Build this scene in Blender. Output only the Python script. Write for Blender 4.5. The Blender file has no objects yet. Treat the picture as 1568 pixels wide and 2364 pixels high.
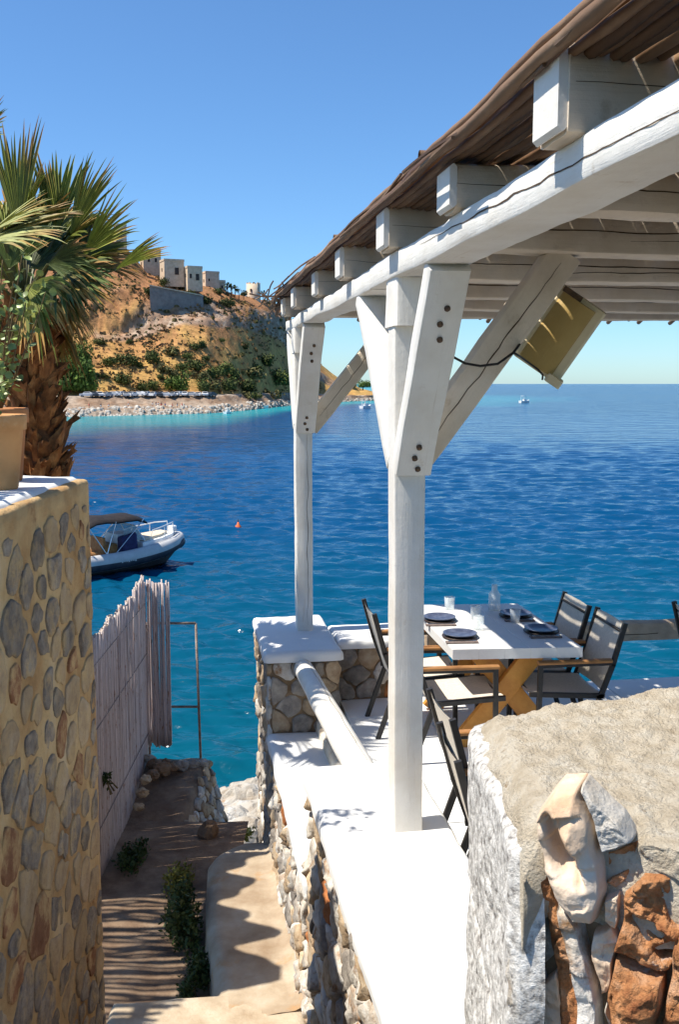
import bpy, bmesh, math, random
import numpy as np
from mathutils import Vector, Matrix, noise
from mathutils.bvhtree import BVHTree
R = math.radians
random.seed(7)
C = bpy.context.scene.collection
S = bpy.context.scene

# ------------------------------------------------------------------ camera
PITCH = 7.34
CAMZ = 2.5                      # eye height above the terrace floor (z = 0)
SEA = -6.0
cam = bpy.data.cameras.new('camera'); camo = bpy.data.objects.new('camera', cam); C.objects.link(camo)
camo.location = (0, 0, CAMZ); camo.rotation_euler = (R(90 - PITCH), 0, 0)
cam.sensor_fit = 'VERTICAL'; cam.sensor_height = 36; cam.lens = 36 * 2300 / 2364
cam.clip_start = 0.05; cam.clip_end = 60000
S.camera = camo
# ------------------------------------------------------------------ sky, sun, exposure
SUN_EL, SUN_BACK = 60.0, 12.0    # sun stands to the left, a little behind the viewer
sv = Vector((-math.cos(R(SUN_EL)) * math.cos(R(SUN_BACK)), -math.cos(R(SUN_EL)) * math.sin(R(SUN_BACK)), math.sin(R(SUN_EL))))
w = bpy.data.worlds.new('World'); S.world = w; w.use_nodes = True
nt = w.node_tree; bg = nt.nodes['Background']
sky = nt.nodes.new('ShaderNodeTexSky'); sky.sky_type = 'NISHITA'; sky.sun_disc = False
sky.sun_elevation = R(SUN_EL); sky.sun_rotation = math.atan2(sv.x, sv.y)
sky.altitude = 700; sky.air_density = 1.0; sky.dust_density = 0.5; sky.ozone_density = 8.0
wb = nt.nodes.new('ShaderNodeMix'); wb.data_type = 'RGBA'; wb.blend_type = 'MULTIPLY'; wb.inputs[0].default_value = 1; wb.inputs[7].default_value = (.81, .99, 1.06, 1)   # film's cool balance
nt.links.new(sky.outputs[0], wb.inputs[6]); nt.links.new(wb.outputs[2], bg.inputs[0]); bg.inputs[1].default_value = 0.112
sl = bpy.data.lights.new('sun', 'SUN'); sl.energy = 5.0; sl.angle = R(0.5); sl.color = (1.0, 0.935, 0.82)
so = bpy.data.objects.new('sun', sl); C.objects.link(so); so.rotation_euler = sv.to_track_quat('Z', 'Y').to_euler()
so.location = (-20, -6, 30)
S.view_settings.view_transform = 'Standard'; S.view_settings.look = 'None'
S.view_settings.exposure = 0.58; S.view_settings.gamma = 1.0; S.view_settings.use_curve_mapping = False
S.render.engine = 'CYCLES'
S.cycles.use_denoising = True; S.cycles.max_bounces = 8; S.cycles.diffuse_bounces = 4
S.cycles.glossy_bounces = 4; S.cycles.transmission_bounces = 6; S.cycles.transparent_max_bounces = 12

# ------------------------------------------------------------------ survey helpers
cp, sp_ = math.cos(R(PITCH)), math.sin(R(PITCH))
def ray(x, y):
    """bearing of a survey point: (X/Y, Z/Y)"""
    r = (x - 784) / 2300; u = (1182 - y) / 2300
    f = cp + u * sp_
    return r / f, (-sp_ + u * cp) / f
def at(x, y, d):
    a, b = ray(x, y); return Vector((a * d, d, CAMZ + b * d))
P0 = Vector((0.30, 4.33, 0)); U = Vector((-0.158, 0.9874, 0)); V = Vector((0.9874, 0.158, 0))
def F(u, v, z): return P0 + U * u + V * v + Vector((0, 0, z))    # terrace frame: u out to sea, v along the joists
ANG = math.atan2(U.x, U.y)                                         # frame turned about z by -ANG

# ------------------------------------------------------------------ object helpers
def new(name, verts, faces, mat, parent=None, smooth=False, world=True):
    me = bpy.data.meshes.new(name); me.from_pydata([tuple(v) for v in verts], [], faces)
    if mat is not None: me.materials.append(mat)
    if smooth: me.polygons.foreach_set('use_smooth', [True] * len(me.polygons))
    me.update()
    return link(name, me, parent, world)
def wt(o):
    t = Vector((0, 0, 0))
    while o is not None: t += o.location; o = o.parent
    return t
def link(name, me, parent=None, world=True):
    o = bpy.data.objects.new(name, me); C.objects.link(o)
    if parent is not None:
        o.parent = parent
        if world: o.location = -wt(parent)
    return o
def empty(name, loc, label=None, cat=None, group=None, rz=0):
    o = bpy.data.objects.new(name, None); C.objects.link(o); o.location = loc; o.rotation_euler = (0, 0, rz)
    o.empty_display_size = 0.1
    if label: tag(o, label, cat, group)
    return o
def tag(o, label=None, cat=None, group=None, kind=None):
    if label: o['label'] = label
    if cat: o['category'] = cat
    if group: o['group'] = group
    if kind: o['kind'] = kind
    return o
def copy_tree(o, parent=None):
    c = o.copy(); C.objects.link(c); c.parent = parent
    for ch in list(o.children): copy_tree(ch, c)
    return c

class MB:
    def __init__(s): s.v = []; s.f = []
    def add(s, vs, fs):
        n = len(s.v); s.v += [Vector(v) for v in vs]; s.f += [tuple(i + n for i in f) for f in fs]; return s
    def box(s, c, dx, dy, dz, bev=0.0):
        """c centre, dx dy dz half-axis vectors; bev chamfers the four long edges along dx"""
        c, dx, dy, dz = Vector(c), Vector(dx), Vector(dy), Vector(dz)
        if bev <= 0:
            vs = [c + dx * a + dy * b + dz * e for a in (-1, 1) for b in (-1, 1) for e in (-1, 1)]
            return s.add(vs, [(0, 1, 3, 2), (4, 6, 7, 5), (0, 4, 5, 1), (2, 3, 7, 6), (0, 2, 6, 4), (1, 5, 7, 3)])
        by = bev / dy.length; bz = bev / dz.length
        ring = [(1, 1 - bz), (1 - by, 1), (-1 + by, 1), (-1, 1 - bz), (-1, -1 + bz), (-1 + by, -1), (1 - by, -1), (1, -1 + bz)]
        vs = [c + dx * a + dy * p + dz * q for a in (-1, 1) for p, q in ring]
        fs = [(i, (i + 1) % 8, 8 + (i + 1) % 8, 8 + i) for i in range(8)] + [tuple(range(7, -1, -1)), tuple(range(8, 16))]
        return s.add(vs, fs)
    def tube(s, pts, rad, n=8, caps=True, flat=1.0):
        pts = [Vector(p) for p in pts]; m = len(pts)
        if not hasattr(rad, '__len__'): rad = [rad] * m
        up = Vector((0, 0, 1)); vs = []
        for i, p in enumerate(pts):
            t = (pts[min(i + 1, m - 1)] - pts[max(i - 1, 0)]).normalized()
            if abs(t.dot(up)) > 0.95: ref = Vector((0, 1, 0))
            else: ref = up
            a = t.cross(ref).normalized(); b = a.cross(t)
            for k in range(n):
                an = 2 * math.pi * k / n
                vs.append(p + a * math.cos(an) * rad[i] + b * math.sin(an) * rad[i] * flat)
        fs = [(i * n + k, i * n + (k + 1) % n, (i + 1) * n + (k + 1) % n, (i + 1) * n + k) for i in range(m - 1) for k in range(n)]
        if caps: fs += [tuple(range(n - 1, -1, -1)), tuple((m - 1) * n + k for k in range(n))]
        return s.add(vs, fs)
    def lathe(s, c, prof, n=20, ax=None):
        c = Vector(c); vs = []; m = len(prof)
        for r, z in prof:
            for k in range(n):
                a = 2 * math.pi * k / n; vs.append(c + Vector((r * math.cos(a), r * math.sin(a), z)))
        fs = [(i * n + k, i * n + (k + 1) % n, (i + 1) * n + (k + 1) % n, (i + 1) * n + k) for i in range(m - 1) for k in range(n)]
        return s.add(vs, fs)
    def build(s, name, mat, parent=None, smooth=False, world=True):
        return new(name, s.v, s.f, mat, parent, smooth, world)

def fbm(p, o=4, lac=2.1, h=0.9): return noise.fractal(Vector(p), h, lac, o)

def beam_mesh(p0, p1, wv, hv, bev=0.02, seg=None, amp=0.004, seed=0, taper=1.0):
    """rough hewn timber from p0 to p1; wv, hv are half-width vectors"""
    p0, p1, wv, hv = Vector(p0), Vector(p1), Vector(wv), Vector(hv)
    L = (p1 - p0).length; seg = seg or max(3, int(L / 0.12))
    by = bev / wv.length; bz = bev / hv.length
    ring = [(1, 0), (1, 1 - bz), (1 - by * .3, 1 - bz * .3), (1 - by, 1), (0, 1), (-1 + by, 1), (-1 + by * .3, 1 - bz * .3), (-1, 1 - bz), (-1, 0), (-1, -1 + bz), (-1 + by * .3, -1 + bz * .3), (-1 + by, -1), (0, -1), (1 - by, -1), (1 - by * .3, -1 + bz * .3), (1, -1 + bz)]
    n = len(ring); vs = []
    for i in range(seg + 1):
        t = i / seg; c = p0.lerp(p1, t); k = 1 + (taper - 1) * t
        off = Vector((noise.noise(Vector((t * L * 1.3, seed, 0))), noise.noise(Vector((t * L * 1.3, seed, 5))), noise.noise(Vector((t * L * 1.3, seed, 9))))) * amp * 2
        for a, b in ring:
            q = c + wv * a * k + hv * b * k + off
            d = noise.noise(q * 5.0 + Vector((seed * 3.1, 0, 0))) + .5 * noise.noise(q * 14.0)
            vs.append(q + (wv * a + hv * b).normalized() * d * amp)
    fs = [(i * n + k, i * n + (k + 1) % n, (i + 1) * n + (k + 1) % n, (i + 1) * n + k) for i in range(seg) for k in range(n)]
    fs += [tuple(range(n - 1, -1, -1)), tuple(seg * n + k for k in range(n))]
    return vs, fs
def grain(o, vals):
    a = o.data.attributes.new('grain', 'FLOAT_VECTOR', 'POINT'); a.data.foreach_set('vector', np.array(vals, dtype=np.float32).ravel())
def beam(name, p0, p1, wv, hv, mat, parent, **k):
    vs, fs = beam_mesh(p0, p1, wv, hv, **k)
    o = new(name, vs, fs, mat, parent, True)
    ax_ = (Vector(p1) - Vector(p0)).normalized(); w_, h_ = Vector(wv).normalized(), Vector(hv).normalized(); sd = k.get('seed', 0)
    grain(o, [((v - Vector(p0)).dot(ax_), (v - Vector(p0)).dot(w_) + sd * 1.37, (v - Vector(p0)).dot(h_)) for v in vs])
    o.data.set_sharp_from_angle(angle=R(32)) if hasattr(o.data, 'set_sharp_from_angle') else None
    return o
def crack(p0, p1, nrm, wid, parent, seed=0, n=26, mat=None):
    """open drying crack: a narrow meandering dark split on a timber face"""
    p0, p1, nrm = Vector(p0), Vector(p1), Vector(nrm).normalized(); d = (p1 - p0).normalized(); s = nrm.cross(d)
    vs = []; bt = None
    if parent is not None and parent.type == 'MESH': bt = BVHTree.FromPolygons([v.co[:] for v in parent.data.vertices], [tuple(p.vertices) for p in parent.data.polygons])
    for i in range(n + 1):
        t = i / n; c = p0.lerp(p1, t) + s * (noise.noise(Vector((t * 9, seed, 1))) * .012 + noise.noise(Vector((t * 30, seed, 4))) * .004)
        ww = wid * (math.sin(math.pi * min(max(t, .02), .98)) ** .5) * (.5 + .8 * abs(noise.noise(Vector((t * 7, seed, 8)))) + .2)
        for q in (c - s * ww, c + s * ww):
            if bt:
                h = bt.find_nearest(q)
                if h[0] is not None: q = h[0] + nrm * .0012
            vs.append(q)
    return new('crack', vs, [(2 * i, 2 * i + 1, 2 * i + 3, 2 * i + 2) for i in range(n)], mat or M['crack'], parent)

# ------------------------------------------------------------------ materials
M = {}
def mat(name, cols, scale=6.0, detail=6, rough=0.85, bump=0.3, bscale=None, stretch=(1, 1, 1), var=0.0, spec=0.3, metal=0.0, bdist=0.02, attr=None, coord='pos', dirt=None, alpha=None, trans=0.0, emit=None):
    m = bpy.data.materials.new(name); m.use_nodes = True; t = m.node_tree; N = t.nodes; L = t.links
    b = N['Principled BSDF']; b.inputs['Roughness'].default_value = rough; b.inputs['Metallic'].default_value = metal
    b.inputs['Specular IOR Level'].default_value = spec
    if coord in ('pos', 'grain'): src = N.new('ShaderNodeNewGeometry').outputs['Position']
    else: src = N.new('ShaderNodeTexCoord').outputs['Object']
    mp = N.new('ShaderNodeMapping'); mp.inputs['Scale'].default_value = stretch; L.new(src, mp.inputs[0])
    vec = mp.outputs[0]
    if var:
        oi = N.new('ShaderNodeObjectInfo')
        ad = N.new('ShaderNodeVectorMath'); ad.operation = 'ADD'
        ml = N.new('ShaderNodeMath'); ml.operation = 'MULTIPLY'; ml.inputs[1].default_value = 37.0
        L.new(oi.outputs['Random'], ml.inputs[0]); L.new(vec, ad.inputs[0]); L.new(ml.outputs[0], ad.inputs[1]); vec = ad.outputs[0]
    nz = N.new('ShaderNodeTexNoise'); nz.inputs['Scale'].default_value = scale; nz.inputs['Detail'].default_value = detail
    nz.inputs['Roughness'].default_value = 0.62
    L.new(vec, nz.inputs['Vector'])
    cr = N.new('ShaderNodeValToRGB'); e = cr.color_ramp.elements
    while len(e) < len(cols): e.new(0.5)
    for i, (p, c) in enumerate(cols): e[i].position = p; e[i].color = (*c, 1)
    L.new(nz.outputs['Fac'], cr.inputs[0]); col = cr.outputs[0]
    if attr:
        at_ = N.new('ShaderNodeAttribute'); at_.attribute_name = attr
        mx = N.new('ShaderNodeMix'); mx.data_type = 'RGBA'; mx.blend_type = 'MULTIPLY'; mx.inputs[0].default_value = 1
        L.new(at_.outputs['Color'], mx.inputs[6]); L.new(col, mx.inputs[7]); col = mx.outputs[2]
    if dirt:
        dc, dsc, lo, hi = dirt
        n2 = N.new('ShaderNodeTexNoise'); n2.inputs['Scale'].default_value = dsc; n2.inputs['Detail'].default_value = 8; n2.inputs['Roughness'].default_value = .7
        L.new(vec, n2.inputs['Vector'])
        r2 = N.new('ShaderNodeMapRange'); r2.inputs[1].default_value = lo; r2.inputs[2].default_value = hi; L.new(n2.outputs['Fac'], r2.inputs[0])
        mx = N.new('ShaderNodeMix'); mx.data_type = 'RGBA'; L.new(r2.outputs[0], mx.inputs[0]); L.new(col, mx.inputs[6]); mx.inputs[7].default_value = (*dc, 1); col = mx.outputs[2]
    if var:
        hs = N.new('ShaderNodeHueSaturation'); mr = N.new('ShaderNodeMapRange'); mr.inputs[3].default_value = 1 - var; mr.inputs[4].default_value = 1 + var
        L.new(oi.outputs['Random'], mr.inputs[0]); L.new(mr.outputs[0], hs.inputs['Value']); L.new(col, hs.inputs['Color']); col = hs.outputs[0]
    if coord == 'grain':
        ga = N.new('ShaderNodeAttribute'); ga.attribute_name = 'grain'
        gm = N.new('ShaderNodeMapping'); gm.inputs['Scale'].default_value = (1.6, 34, 34); L.new(ga.outputs['Vector'], gm.inputs[0])
        gn = N.new('ShaderNodeTexNoise'); gn.inputs['Scale'].default_value = 1.0; gn.inputs['Detail'].default_value = 7; gn.inputs['Roughness'].default_value = .68; gn.inputs['Distortion'].default_value = .35; L.new(gm.outputs[0], gn.inputs['Vector'])
        gr = N.new('ShaderNodeMapRange'); gr.inputs[1].default_value = .60; gr.inputs[2].default_value = .74; gr.inputs[4].default_value = .55; L.new(gn.outputs['Fac'], gr.inputs[0])
        mx = N.new('ShaderNodeMix'); mx.data_type = 'RGBA'; L.new(gr.outputs[0], mx.inputs[0]); L.new(col, mx.inputs[6]); mx.inputs[7].default_value = (.46, .37, .27, 1); col = mx.outputs[2]
    L.new(col, b.inputs['Base Color'])
    if bump:
        bz = N.new('ShaderNodeTexNoise'); bz.inputs['Scale'].default_value = bscale or scale * 3; bz.inputs['Detail'].default_value = 8; bz.inputs['Roughness'].default_value = .65
        L.new(vec, bz.inputs['Vector'])
        bp = N.new('ShaderNodeBump'); bp.inputs['Strength'].default_value = bump; bp.inputs['Distance'].default_value = bdist
        if coord == 'grain':
            b3_ = N.new('ShaderNodeBump'); b3_.inputs['Strength'].default_value = .55; b3_.inputs['Distance'].default_value = .006; L.new(gn.outputs['Fac'], b3_.inputs['Height']); L.new(b3_.outputs[0], bp.inputs['Normal'])
        L.new(bz.outputs['Fac'], bp.inputs['Height']); L.new(bp.outputs[0], b.inputs['Normal'])
    if trans: b.inputs['Transmission Weight'].default_value = trans
    if alpha is not None: b.inputs['Alpha'].default_value = alpha
    M[name] = m; return m

mat('white_paint', [(.3, (.68, .64, .57)), (.6, (.77, .745, .69))], 5, bump=.25, bscale=30, bdist=.01, dirt=((.50, .42, .32), 9, .63, .80), rough=.7, coord='grain')
mat('shaded_cream_paint', [(.3, (.58, .48, .36)), (.65, (.70, .60, .48))], 5, bump=.3, bscale=26, bdist=.01, dirt=((.42, .32, .22), 8, .60, .78), rough=.75, var=.05, coord='grain')  # older whitewash, with the shaded timbers' beige put into the colour
mat('plaster', [(.3, (.70, .70, .69)), (.6, (.75, .75, .74))], 3, bump=.22, bscale=14, bdist=.012, rough=.8, dirt=((.62, .58, .50), 7, .68, .85))
mat('plaster_edge', [(.3, (.58, .52, .43)), (.5, (.74, .71, .65)), (.7, (.80, .79, .76))], 9, bump=.5, bscale=22, rough=.85, dirt=((.33, .19, .09), 6, .6, .72))
mat('crack', [(.4, (.06, .035, .02)), (.6, (.09, .055, .03))], 20, bump=0)
mat('bolt', [(.4, (.10, .07, .05)), (.6, (.16, .10, .06))], 40, rough=.6, metal=.6, bump=0)
mat('cane', [(.3, (.10, .052, .028)), (.55, (.21, .125, .068)), (.75, (.36, .25, .16))], 5, stretch=(1, .25, 1), var=.45, bump=.4, bscale=60, rough=.6, bdist=.004)
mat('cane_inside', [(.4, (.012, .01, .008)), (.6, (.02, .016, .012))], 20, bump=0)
mat('reed', [(.3, (.42, .34, .335)), (.5, (.55, .47, .46)), (.7, (.63, .55, .535))], 5, stretch=(1, 1, .3), var=.16, bump=.2, bscale=50, rough=.7, bdist=.003, dirt=((.26, .12, .05), 26, .56, .66))
mat('reed_end', [(.3, (.62, .46, .30)), (.7, (.78, .64, .46))], 9, var=.2, bump=.2)
mat('mortar', [(.28, (.22, .105, .04)), (.42, (.46, .27, .11)), (.56, (.60, .41, .20)), (.74, (.64, .52, .35))], 1.9, bump=.6, bscale=16, rough=.92, bdist=.03, dirt=((.26, .12, .05), 4.5, .58, .70))
mat('mortar_brown', [(.3, (.16, .10, .055)), (.6, (.28, .19, .11))], 9, bump=.6, bscale=30, rough=.95)
mat('mortar_pale', [(.3, (.50, .38, .25)), (.6, (.68, .62, .52))], 6, bump=.6, bscale=20, rough=.92, dirt=((.26, .13, .06), 7, .55, .72))
mat('stone_grey', [(.3, (.17, .145, .125)), (.5, (.29, .255, .22)), (.7, (.42, .37, .31))], 11, bump=.6, bscale=34, var=.22, rough=.9)
mat('stone_tan', [(.3, (.30, .19, .11)), (.5, (.45, .33, .21)), (.7, (.56, .46, .33))], 10, bump=.6, bscale=34, var=.2, rough=.9)
mat('stone_orange', [(.3, (.28, .09, .03)), (.55, (.48, .18, .06)), (.75, (.58, .34, .18))], 9, bump=.6, bscale=30, var=.2, rough=.9)
mat('wall_grey', [(.3, (.15, .115, .09)), (.5, (.27, .22, .175)), (.7, (.42, .35, .27))], 11, bump=.9, bscale=24, var=.2, rough=.92, bdist=.03, dirt=((.52, .36, .18), 8, .47, .66))
mat('wall_tan', [(.3, (.28, .18, .10)), (.5, (.40, .28, .165)), (.7, (.50, .38, .25))], 9, bump=.7, bscale=26, var=.15, rough=.92, dirt=((.52, .36, .18), 8, .44, .64))
mat('wall_rust', [(.3, (.22, .09, .04)), (.6, (.36, .17, .08))], 9, bump=.7, bscale=26, var=.15, rough=.92, dirt=((.54, .35, .16), 9, .46, .62))
mat('stone_white', [(.3, (.40, .33, .25)), (.5, (.58, .53, .46)), (.7, (.68, .66, .62))], 9, bump=.6, bscale=30, var=.12, rough=.9, dirt=((.30, .16, .07), 7, .53, .66))
mat('cement_top', [(.3, (.46, .38, .27)), (.5, (.60, .52, .40)), (.72, (.70, .65, .55))], 16, bump=.8, bscale=130, rough=.92, bdist=.03, dirt=((.30, .20, .10), 16, .60, .72))
mat('granite', [(.34, (.20, .185, .17)), (.44, (.46, .44, .41)), (.54, (.64, .62, .585)), (.64, (.76, .745, .71))], 46, detail=5, bump=.9, bscale=46, rough=.85, bdist=.012)
mat('rock_pale', [(.3, (.58, .38, .23)), (.5, (.66, .52, .39)), (.7, (.70, .66, .61))], 7, bump=.35, bscale=26, rough=.75, dirt=((.55, .28, .12), 5, .58, .74))
mat('rock_orange', [(.3, (.28, .095, .035)), (.5, (.56, .25, .10)), (.7, (.70, .42, .25))], 18, bump=1.0, bscale=44, bdist=.03, rough=.9, dirt=((.70, .62, .54), 17, .62, .7))
mat('path', [(.3, (.13, .08, .05)), (.5, (.21, .14, .09)), (.7, (.30, .215, .145))], 5, bump=.5, bscale=30, rough=.95, dirt=((.14, .08, .05), 4, .6, .8))
mat('landing', [(.3, (.36, .27, .18)), (.55, (.50, .41, .30)), (.75, (.59, .52, .42))], 4, bump=.45, bscale=26, rough=.92, dirt=((.40, .22, .09), 4, .62, .78))
mat('bench', [(.3, (.27, .19, .12)), (.55, (.42, .335, .24)), (.75, (.52, .45, .36))], 3, bump=.35, bscale=20, rough=.9, dirt=((.42, .23, .09), 3.2, .58, .72))
mat('soil', [(.3, (.17, .10, .06)), (.6, (.28, .18, .11))], 5, bump=.6, bscale=30)
mat('terracotta', [(.3, (.52, .25, .09)), (.6, (.64, .35, .15))], 5, bump=.15, bscale=40, rough=.8, dirt=((.66, .48, .30), 6, .6, .8))
mat('terracotta_red', [(.3, (.40, .16, .06)), (.6, (.50, .22, .09))], 6, bump=.15, bscale=40)
mat('trunk', [(.3, (.055, .022, .010)), (.6, (.15, .065, .026))], 9, bump=.8, bscale=34)
mat('leaf_base', [(.3, (.09, .032, .010)), (.5, (.27, .105, .032)), (.72, (.52, .25, .085))], 12, stretch=(1, 1, .5), bump=.7, bscale=50, var=.35, rough=.85)
mat('black_metal', [(.4, (.018, .016, .015)), (.6, (.03, .026, .023))], 20, bump=.05, rough=.45, spec=.4)
mat('shaded_rail_wood', [(.3, (.34, .25, .17)), (.6, (.48, .37, .26))], 6, bump=.4, bscale=24, coord='grain', rough=.85)  # brown of the white rail's shaded side, put into the colour
mat('sling', [(.4, (.58, .52, .44)), (.6, (.66, .60, .51))], 60, bump=.3, bscale=400, bdist=.001, rough=.8)
mat('teak', [(.3, (.24, .105, .035)), (.6, (.38, .185, .065))], 8, stretch=(1, 1, 5), bump=.2, bscale=30, rough=.55, var=.1)
mat('trestle', [(.3, (.46, .18, .035)), (.6, (.60, .28, .06))], 7, bump=.2, bscale=30, rough=.5)
mat('table_white', [(.35, (.66, .65, .63)), (.65, (.72, .71, .69))], 4, bump=.12, bscale=40, rough=.5)
mat('plate', [(.4, (.05, .058, .10)), (.6, (.10, .115, .17))], 25, bump=.2, bscale=60, rough=.35, spec=.5, bdist=.003)
mat('plate_rim', [(.4, (.035, .022, .018)), (.6, (.06, .04, .03))], 25, bump=0, rough=.4)
mat('napkin', [(.4, (.16, .12, .11)), (.6, (.22, .17, .15))], 40, bump=.3, bscale=120, bdist=.002)
mat('steel', [(.4, (.55, .55, .55)), (.6, (.65, .65, .65))], 20, bump=0, rough=.25, metal=1)
mat('cable', [(.4, (.015, .013, .012)), (.6, (.02, .018, .016))], 20, bump=0, rough=.5)
mat('fixture_front', [(.35, (.40, .27, .085)), (.65, (.47, .33, .12))], 3, bump=.1, bscale=60, rough=.5)
mat('fixture_case', [(.35, (.66, .55, .34)), (.65, (.74, .65, .45))], 4, bump=.1, bscale=40, rough=.5)
mat('rust_pipe', [(.3, (.14, .10, .085)), (.6, (.30, .25, .22))], 18, bump=.3, bscale=60, rough=.6, metal=.3, dirt=((.20, .08, .03), 9, .58, .7))
mat('foliage', [(.3, (.02, .04, .010)), (.6, (.06, .095, .022))], 9, var=.25, bump=0, rough=.6)
mat('foliage_yellow', [(.3, (.12, .13, .02)), (.6, (.30, .27, .05))], 12, var=.2, bump=0, rough=.7)
mat('vine_leaf', [(.3, (.10, .15, .025)), (.6, (.26, .32, .08))], 20, var=.25, bump=0, rough=.45, spec=.5)
mat('vine_stem', [(.3, (.10, .07, .03)), (.6, (.18, .12, .05))], 20, bump=.2)
mat('navy', [(.4, (.022, .022, .075)), (.6, (.035, .035, .11))], 8, bump=.1, rough=.7)
mat('tube_grey', [(.4, (.46, .45, .44)), (.6, (.52, .51, .50))], 3, bump=.05, rough=.5)
mat('tube_dark', [(.4, (.025, .024, .035)), (.6, (.04, .038, .05))], 3, bump=.05, rough=.5)
mat('boat_white', [(.4, (.74, .74, .73)), (.6, (.80, .80, .79))], 3, bump=0, rough=.35)
mat('boat_cream', [(.4, (.60, .49, .35)), (.6, (.66, .56, .42))], 6, bump=.05, rough=.6)
mat('boat_black', [(.4, (.016, .016, .018)), (.6, (.028, .026, .028))], 5, bump=.05, rough=.5)
mat('bimini', [(.4, (.014, .011, .011)), (.6, (.026, .02, .019))], 6, bump=.1, rough=.8)
mat('tan_seat', [(.4, (.30, .13, .04)), (.6, (.40, .20, .07))], 6, bump=.05, rough=.6)
mat('buoy', [(.4, (.75, .12, .03)), (.6, (.85, .18, .05))], 6, bump=0, rough=.5)
mat('house_stone', [(.3, (.48, .37, .26)), (.6, (.64, .51, .37))], .9, bump=.4, bscale=3, rough=.95, bdist=.1, var=.1)
mat('house_dark', [(.4, (.035, .028, .025)), (.6, (.06, .05, .045))], 1, bump=0)
mat('retaining', [(.3, (.20, .165, .15)), (.6, (.29, .25, .225))], .6, bump=.5, bscale=2.4, bdist=.15)
mat('car_white', [(.4, (.72, .72, .72)), (.6, (.78, .78, .78))], 1, bump=0, rough=.3, spec=.5)
mat('car_silver', [(.4, (.42, .43, .45)), (.6, (.48, .49, .51))], 1, bump=0, rough=.3, spec=.5)
mat('car_dark', [(.4, (.03, .035, .05)), (.6, (.05, .055, .07))], 1, bump=0, rough=.3, spec=.5)
mat('car_glass', [(.4, (.02, .025, .03)), (.6, (.03, .035, .04))], 1, bump=0, rough=.1, spec=.6)
mat('rubber', [(.4, (.012, .012, .012)), (.6, (.02, .02, .02))], 1, bump=0)
mat('shore_rock', [(.3, (.26, .21, .17)), (.55, (.46, .42, .36)), (.75, (.60, .57, .52))], .9, bump=.5, bscale=4, bdist=.15, dirt=((.20, .14, .10), 1.1, .6, .75))
mat('boulder', [(.3, (.26, .20, .14)), (.5, (.42, .38, .32)), (.7, (.52, .50, .46))], 2.2, bump=.7, bscale=9, bdist=.06, dirt=((.34, .20, .10), 3.5, .6, .74))
mat('skin', [(.4, (.48, .24, .15)), (.6, (.56, .30, .19))], 2, bump=0)
mat('cloth_red', [(.4, (.60, .06, .05)), (.6, (.66, .09, .07))], 2, bump=0)
mat('cloth_blue', [(.4, (.05, .10, .35)), (.6, (.07, .13, .42))], 2, bump=0)
def foliage_mat(name, dark, mid, tipc):
    m = mat(name, [(.3, (.75, .75, .75)), (.7, (1.15, 1.15, 1.1))], 14, var=.2, bump=0, rough=.5, spec=.4, attr='tint'); return m
foliage_mat('frond', 0, 0, 0)
mat('shrub', [(.3, (.6, .6, .6)), (.7, (1.2, 1.2, 1.2))], .5, var=.25, bump=0, rough=.8, attr='tint')
# glass
g = bpy.data.materials.new('glass'); g.use_nodes = True; b = g.node_tree.nodes['Principled BSDF']
b.inputs['Base Color'].default_value = (.80, .86, .88, 1); b.inputs['Roughness'].default_value = .06; b.inputs['Alpha'].default_value = .34
nz = g.node_tree.nodes.new('ShaderNodeTexNoise'); nz.inputs['Scale'].default_value = 40
bp = g.node_tree.nodes.new('ShaderNodeBump'); bp.inputs['Strength'].default_value = .04; g.node_tree.links.new(nz.outputs[0], bp.inputs['Height']); g.node_tree.links.new(bp.outputs[0], b.inputs['Normal'])
M['glass'] = g
g2 = bpy.data.materials.new('windscreen'); g2.use_nodes = True; b = g2.node_tree.nodes['Principled BSDF']
b.inputs['Base Color'].default_value = (.30, .40, .42, 1); b.inputs['Roughness'].default_value = .08; b.inputs['Alpha'].default_value = .6; M['windscreen'] = g2

def tint(o, cols):
    a = o.data.color_attributes.new('tint', 'FLOAT_COLOR', 'POINT')
    a.data.foreach_set('color', np.array([(c[0], c[1], c[2], 1.0) for c in cols], dtype=np.float32).ravel())

# ------------------------------------------------------------------ far coast survey (bearing x, shore distance, cliff foot, cliff head, skyline)
COAST = [(-420, 236, 700, 600, 400), (-200, 240, 730, 620, 430), (0, 250, 750, 640, 480), (150, 258, 765, 655, 520), (250, 266, 764, 676, 545), (300, 271, 764, 670, 575),
         (345, 275, 752, 672, 628), (382, 279, 735, 680, 640), (430, 284, 722, 690, 650), (480, 289, 724, 698, 661), (530, 305, 728, 706, 676), (575, 325, 736, 708, 687),
         (620, 352, 752, 720, 695), (655, 384, 772, 734, 706), (676, 400, 822, 790, 762), (700, 418, 846, 828, 805), (735, 442, 872, 855, 836),
         (765, 460, 886, 876, 862), (800, 478, 897, 893, 888), (860, 507, 906, 905, 903), (885, 522, 913, 912, 911), (905, 535, 922, 922, 922)]
CX = np.array([c[0] for c in COAST], float)
def coast(x, k): return float(np.interp(x, CX, [c[k] for c in COAST]))

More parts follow.
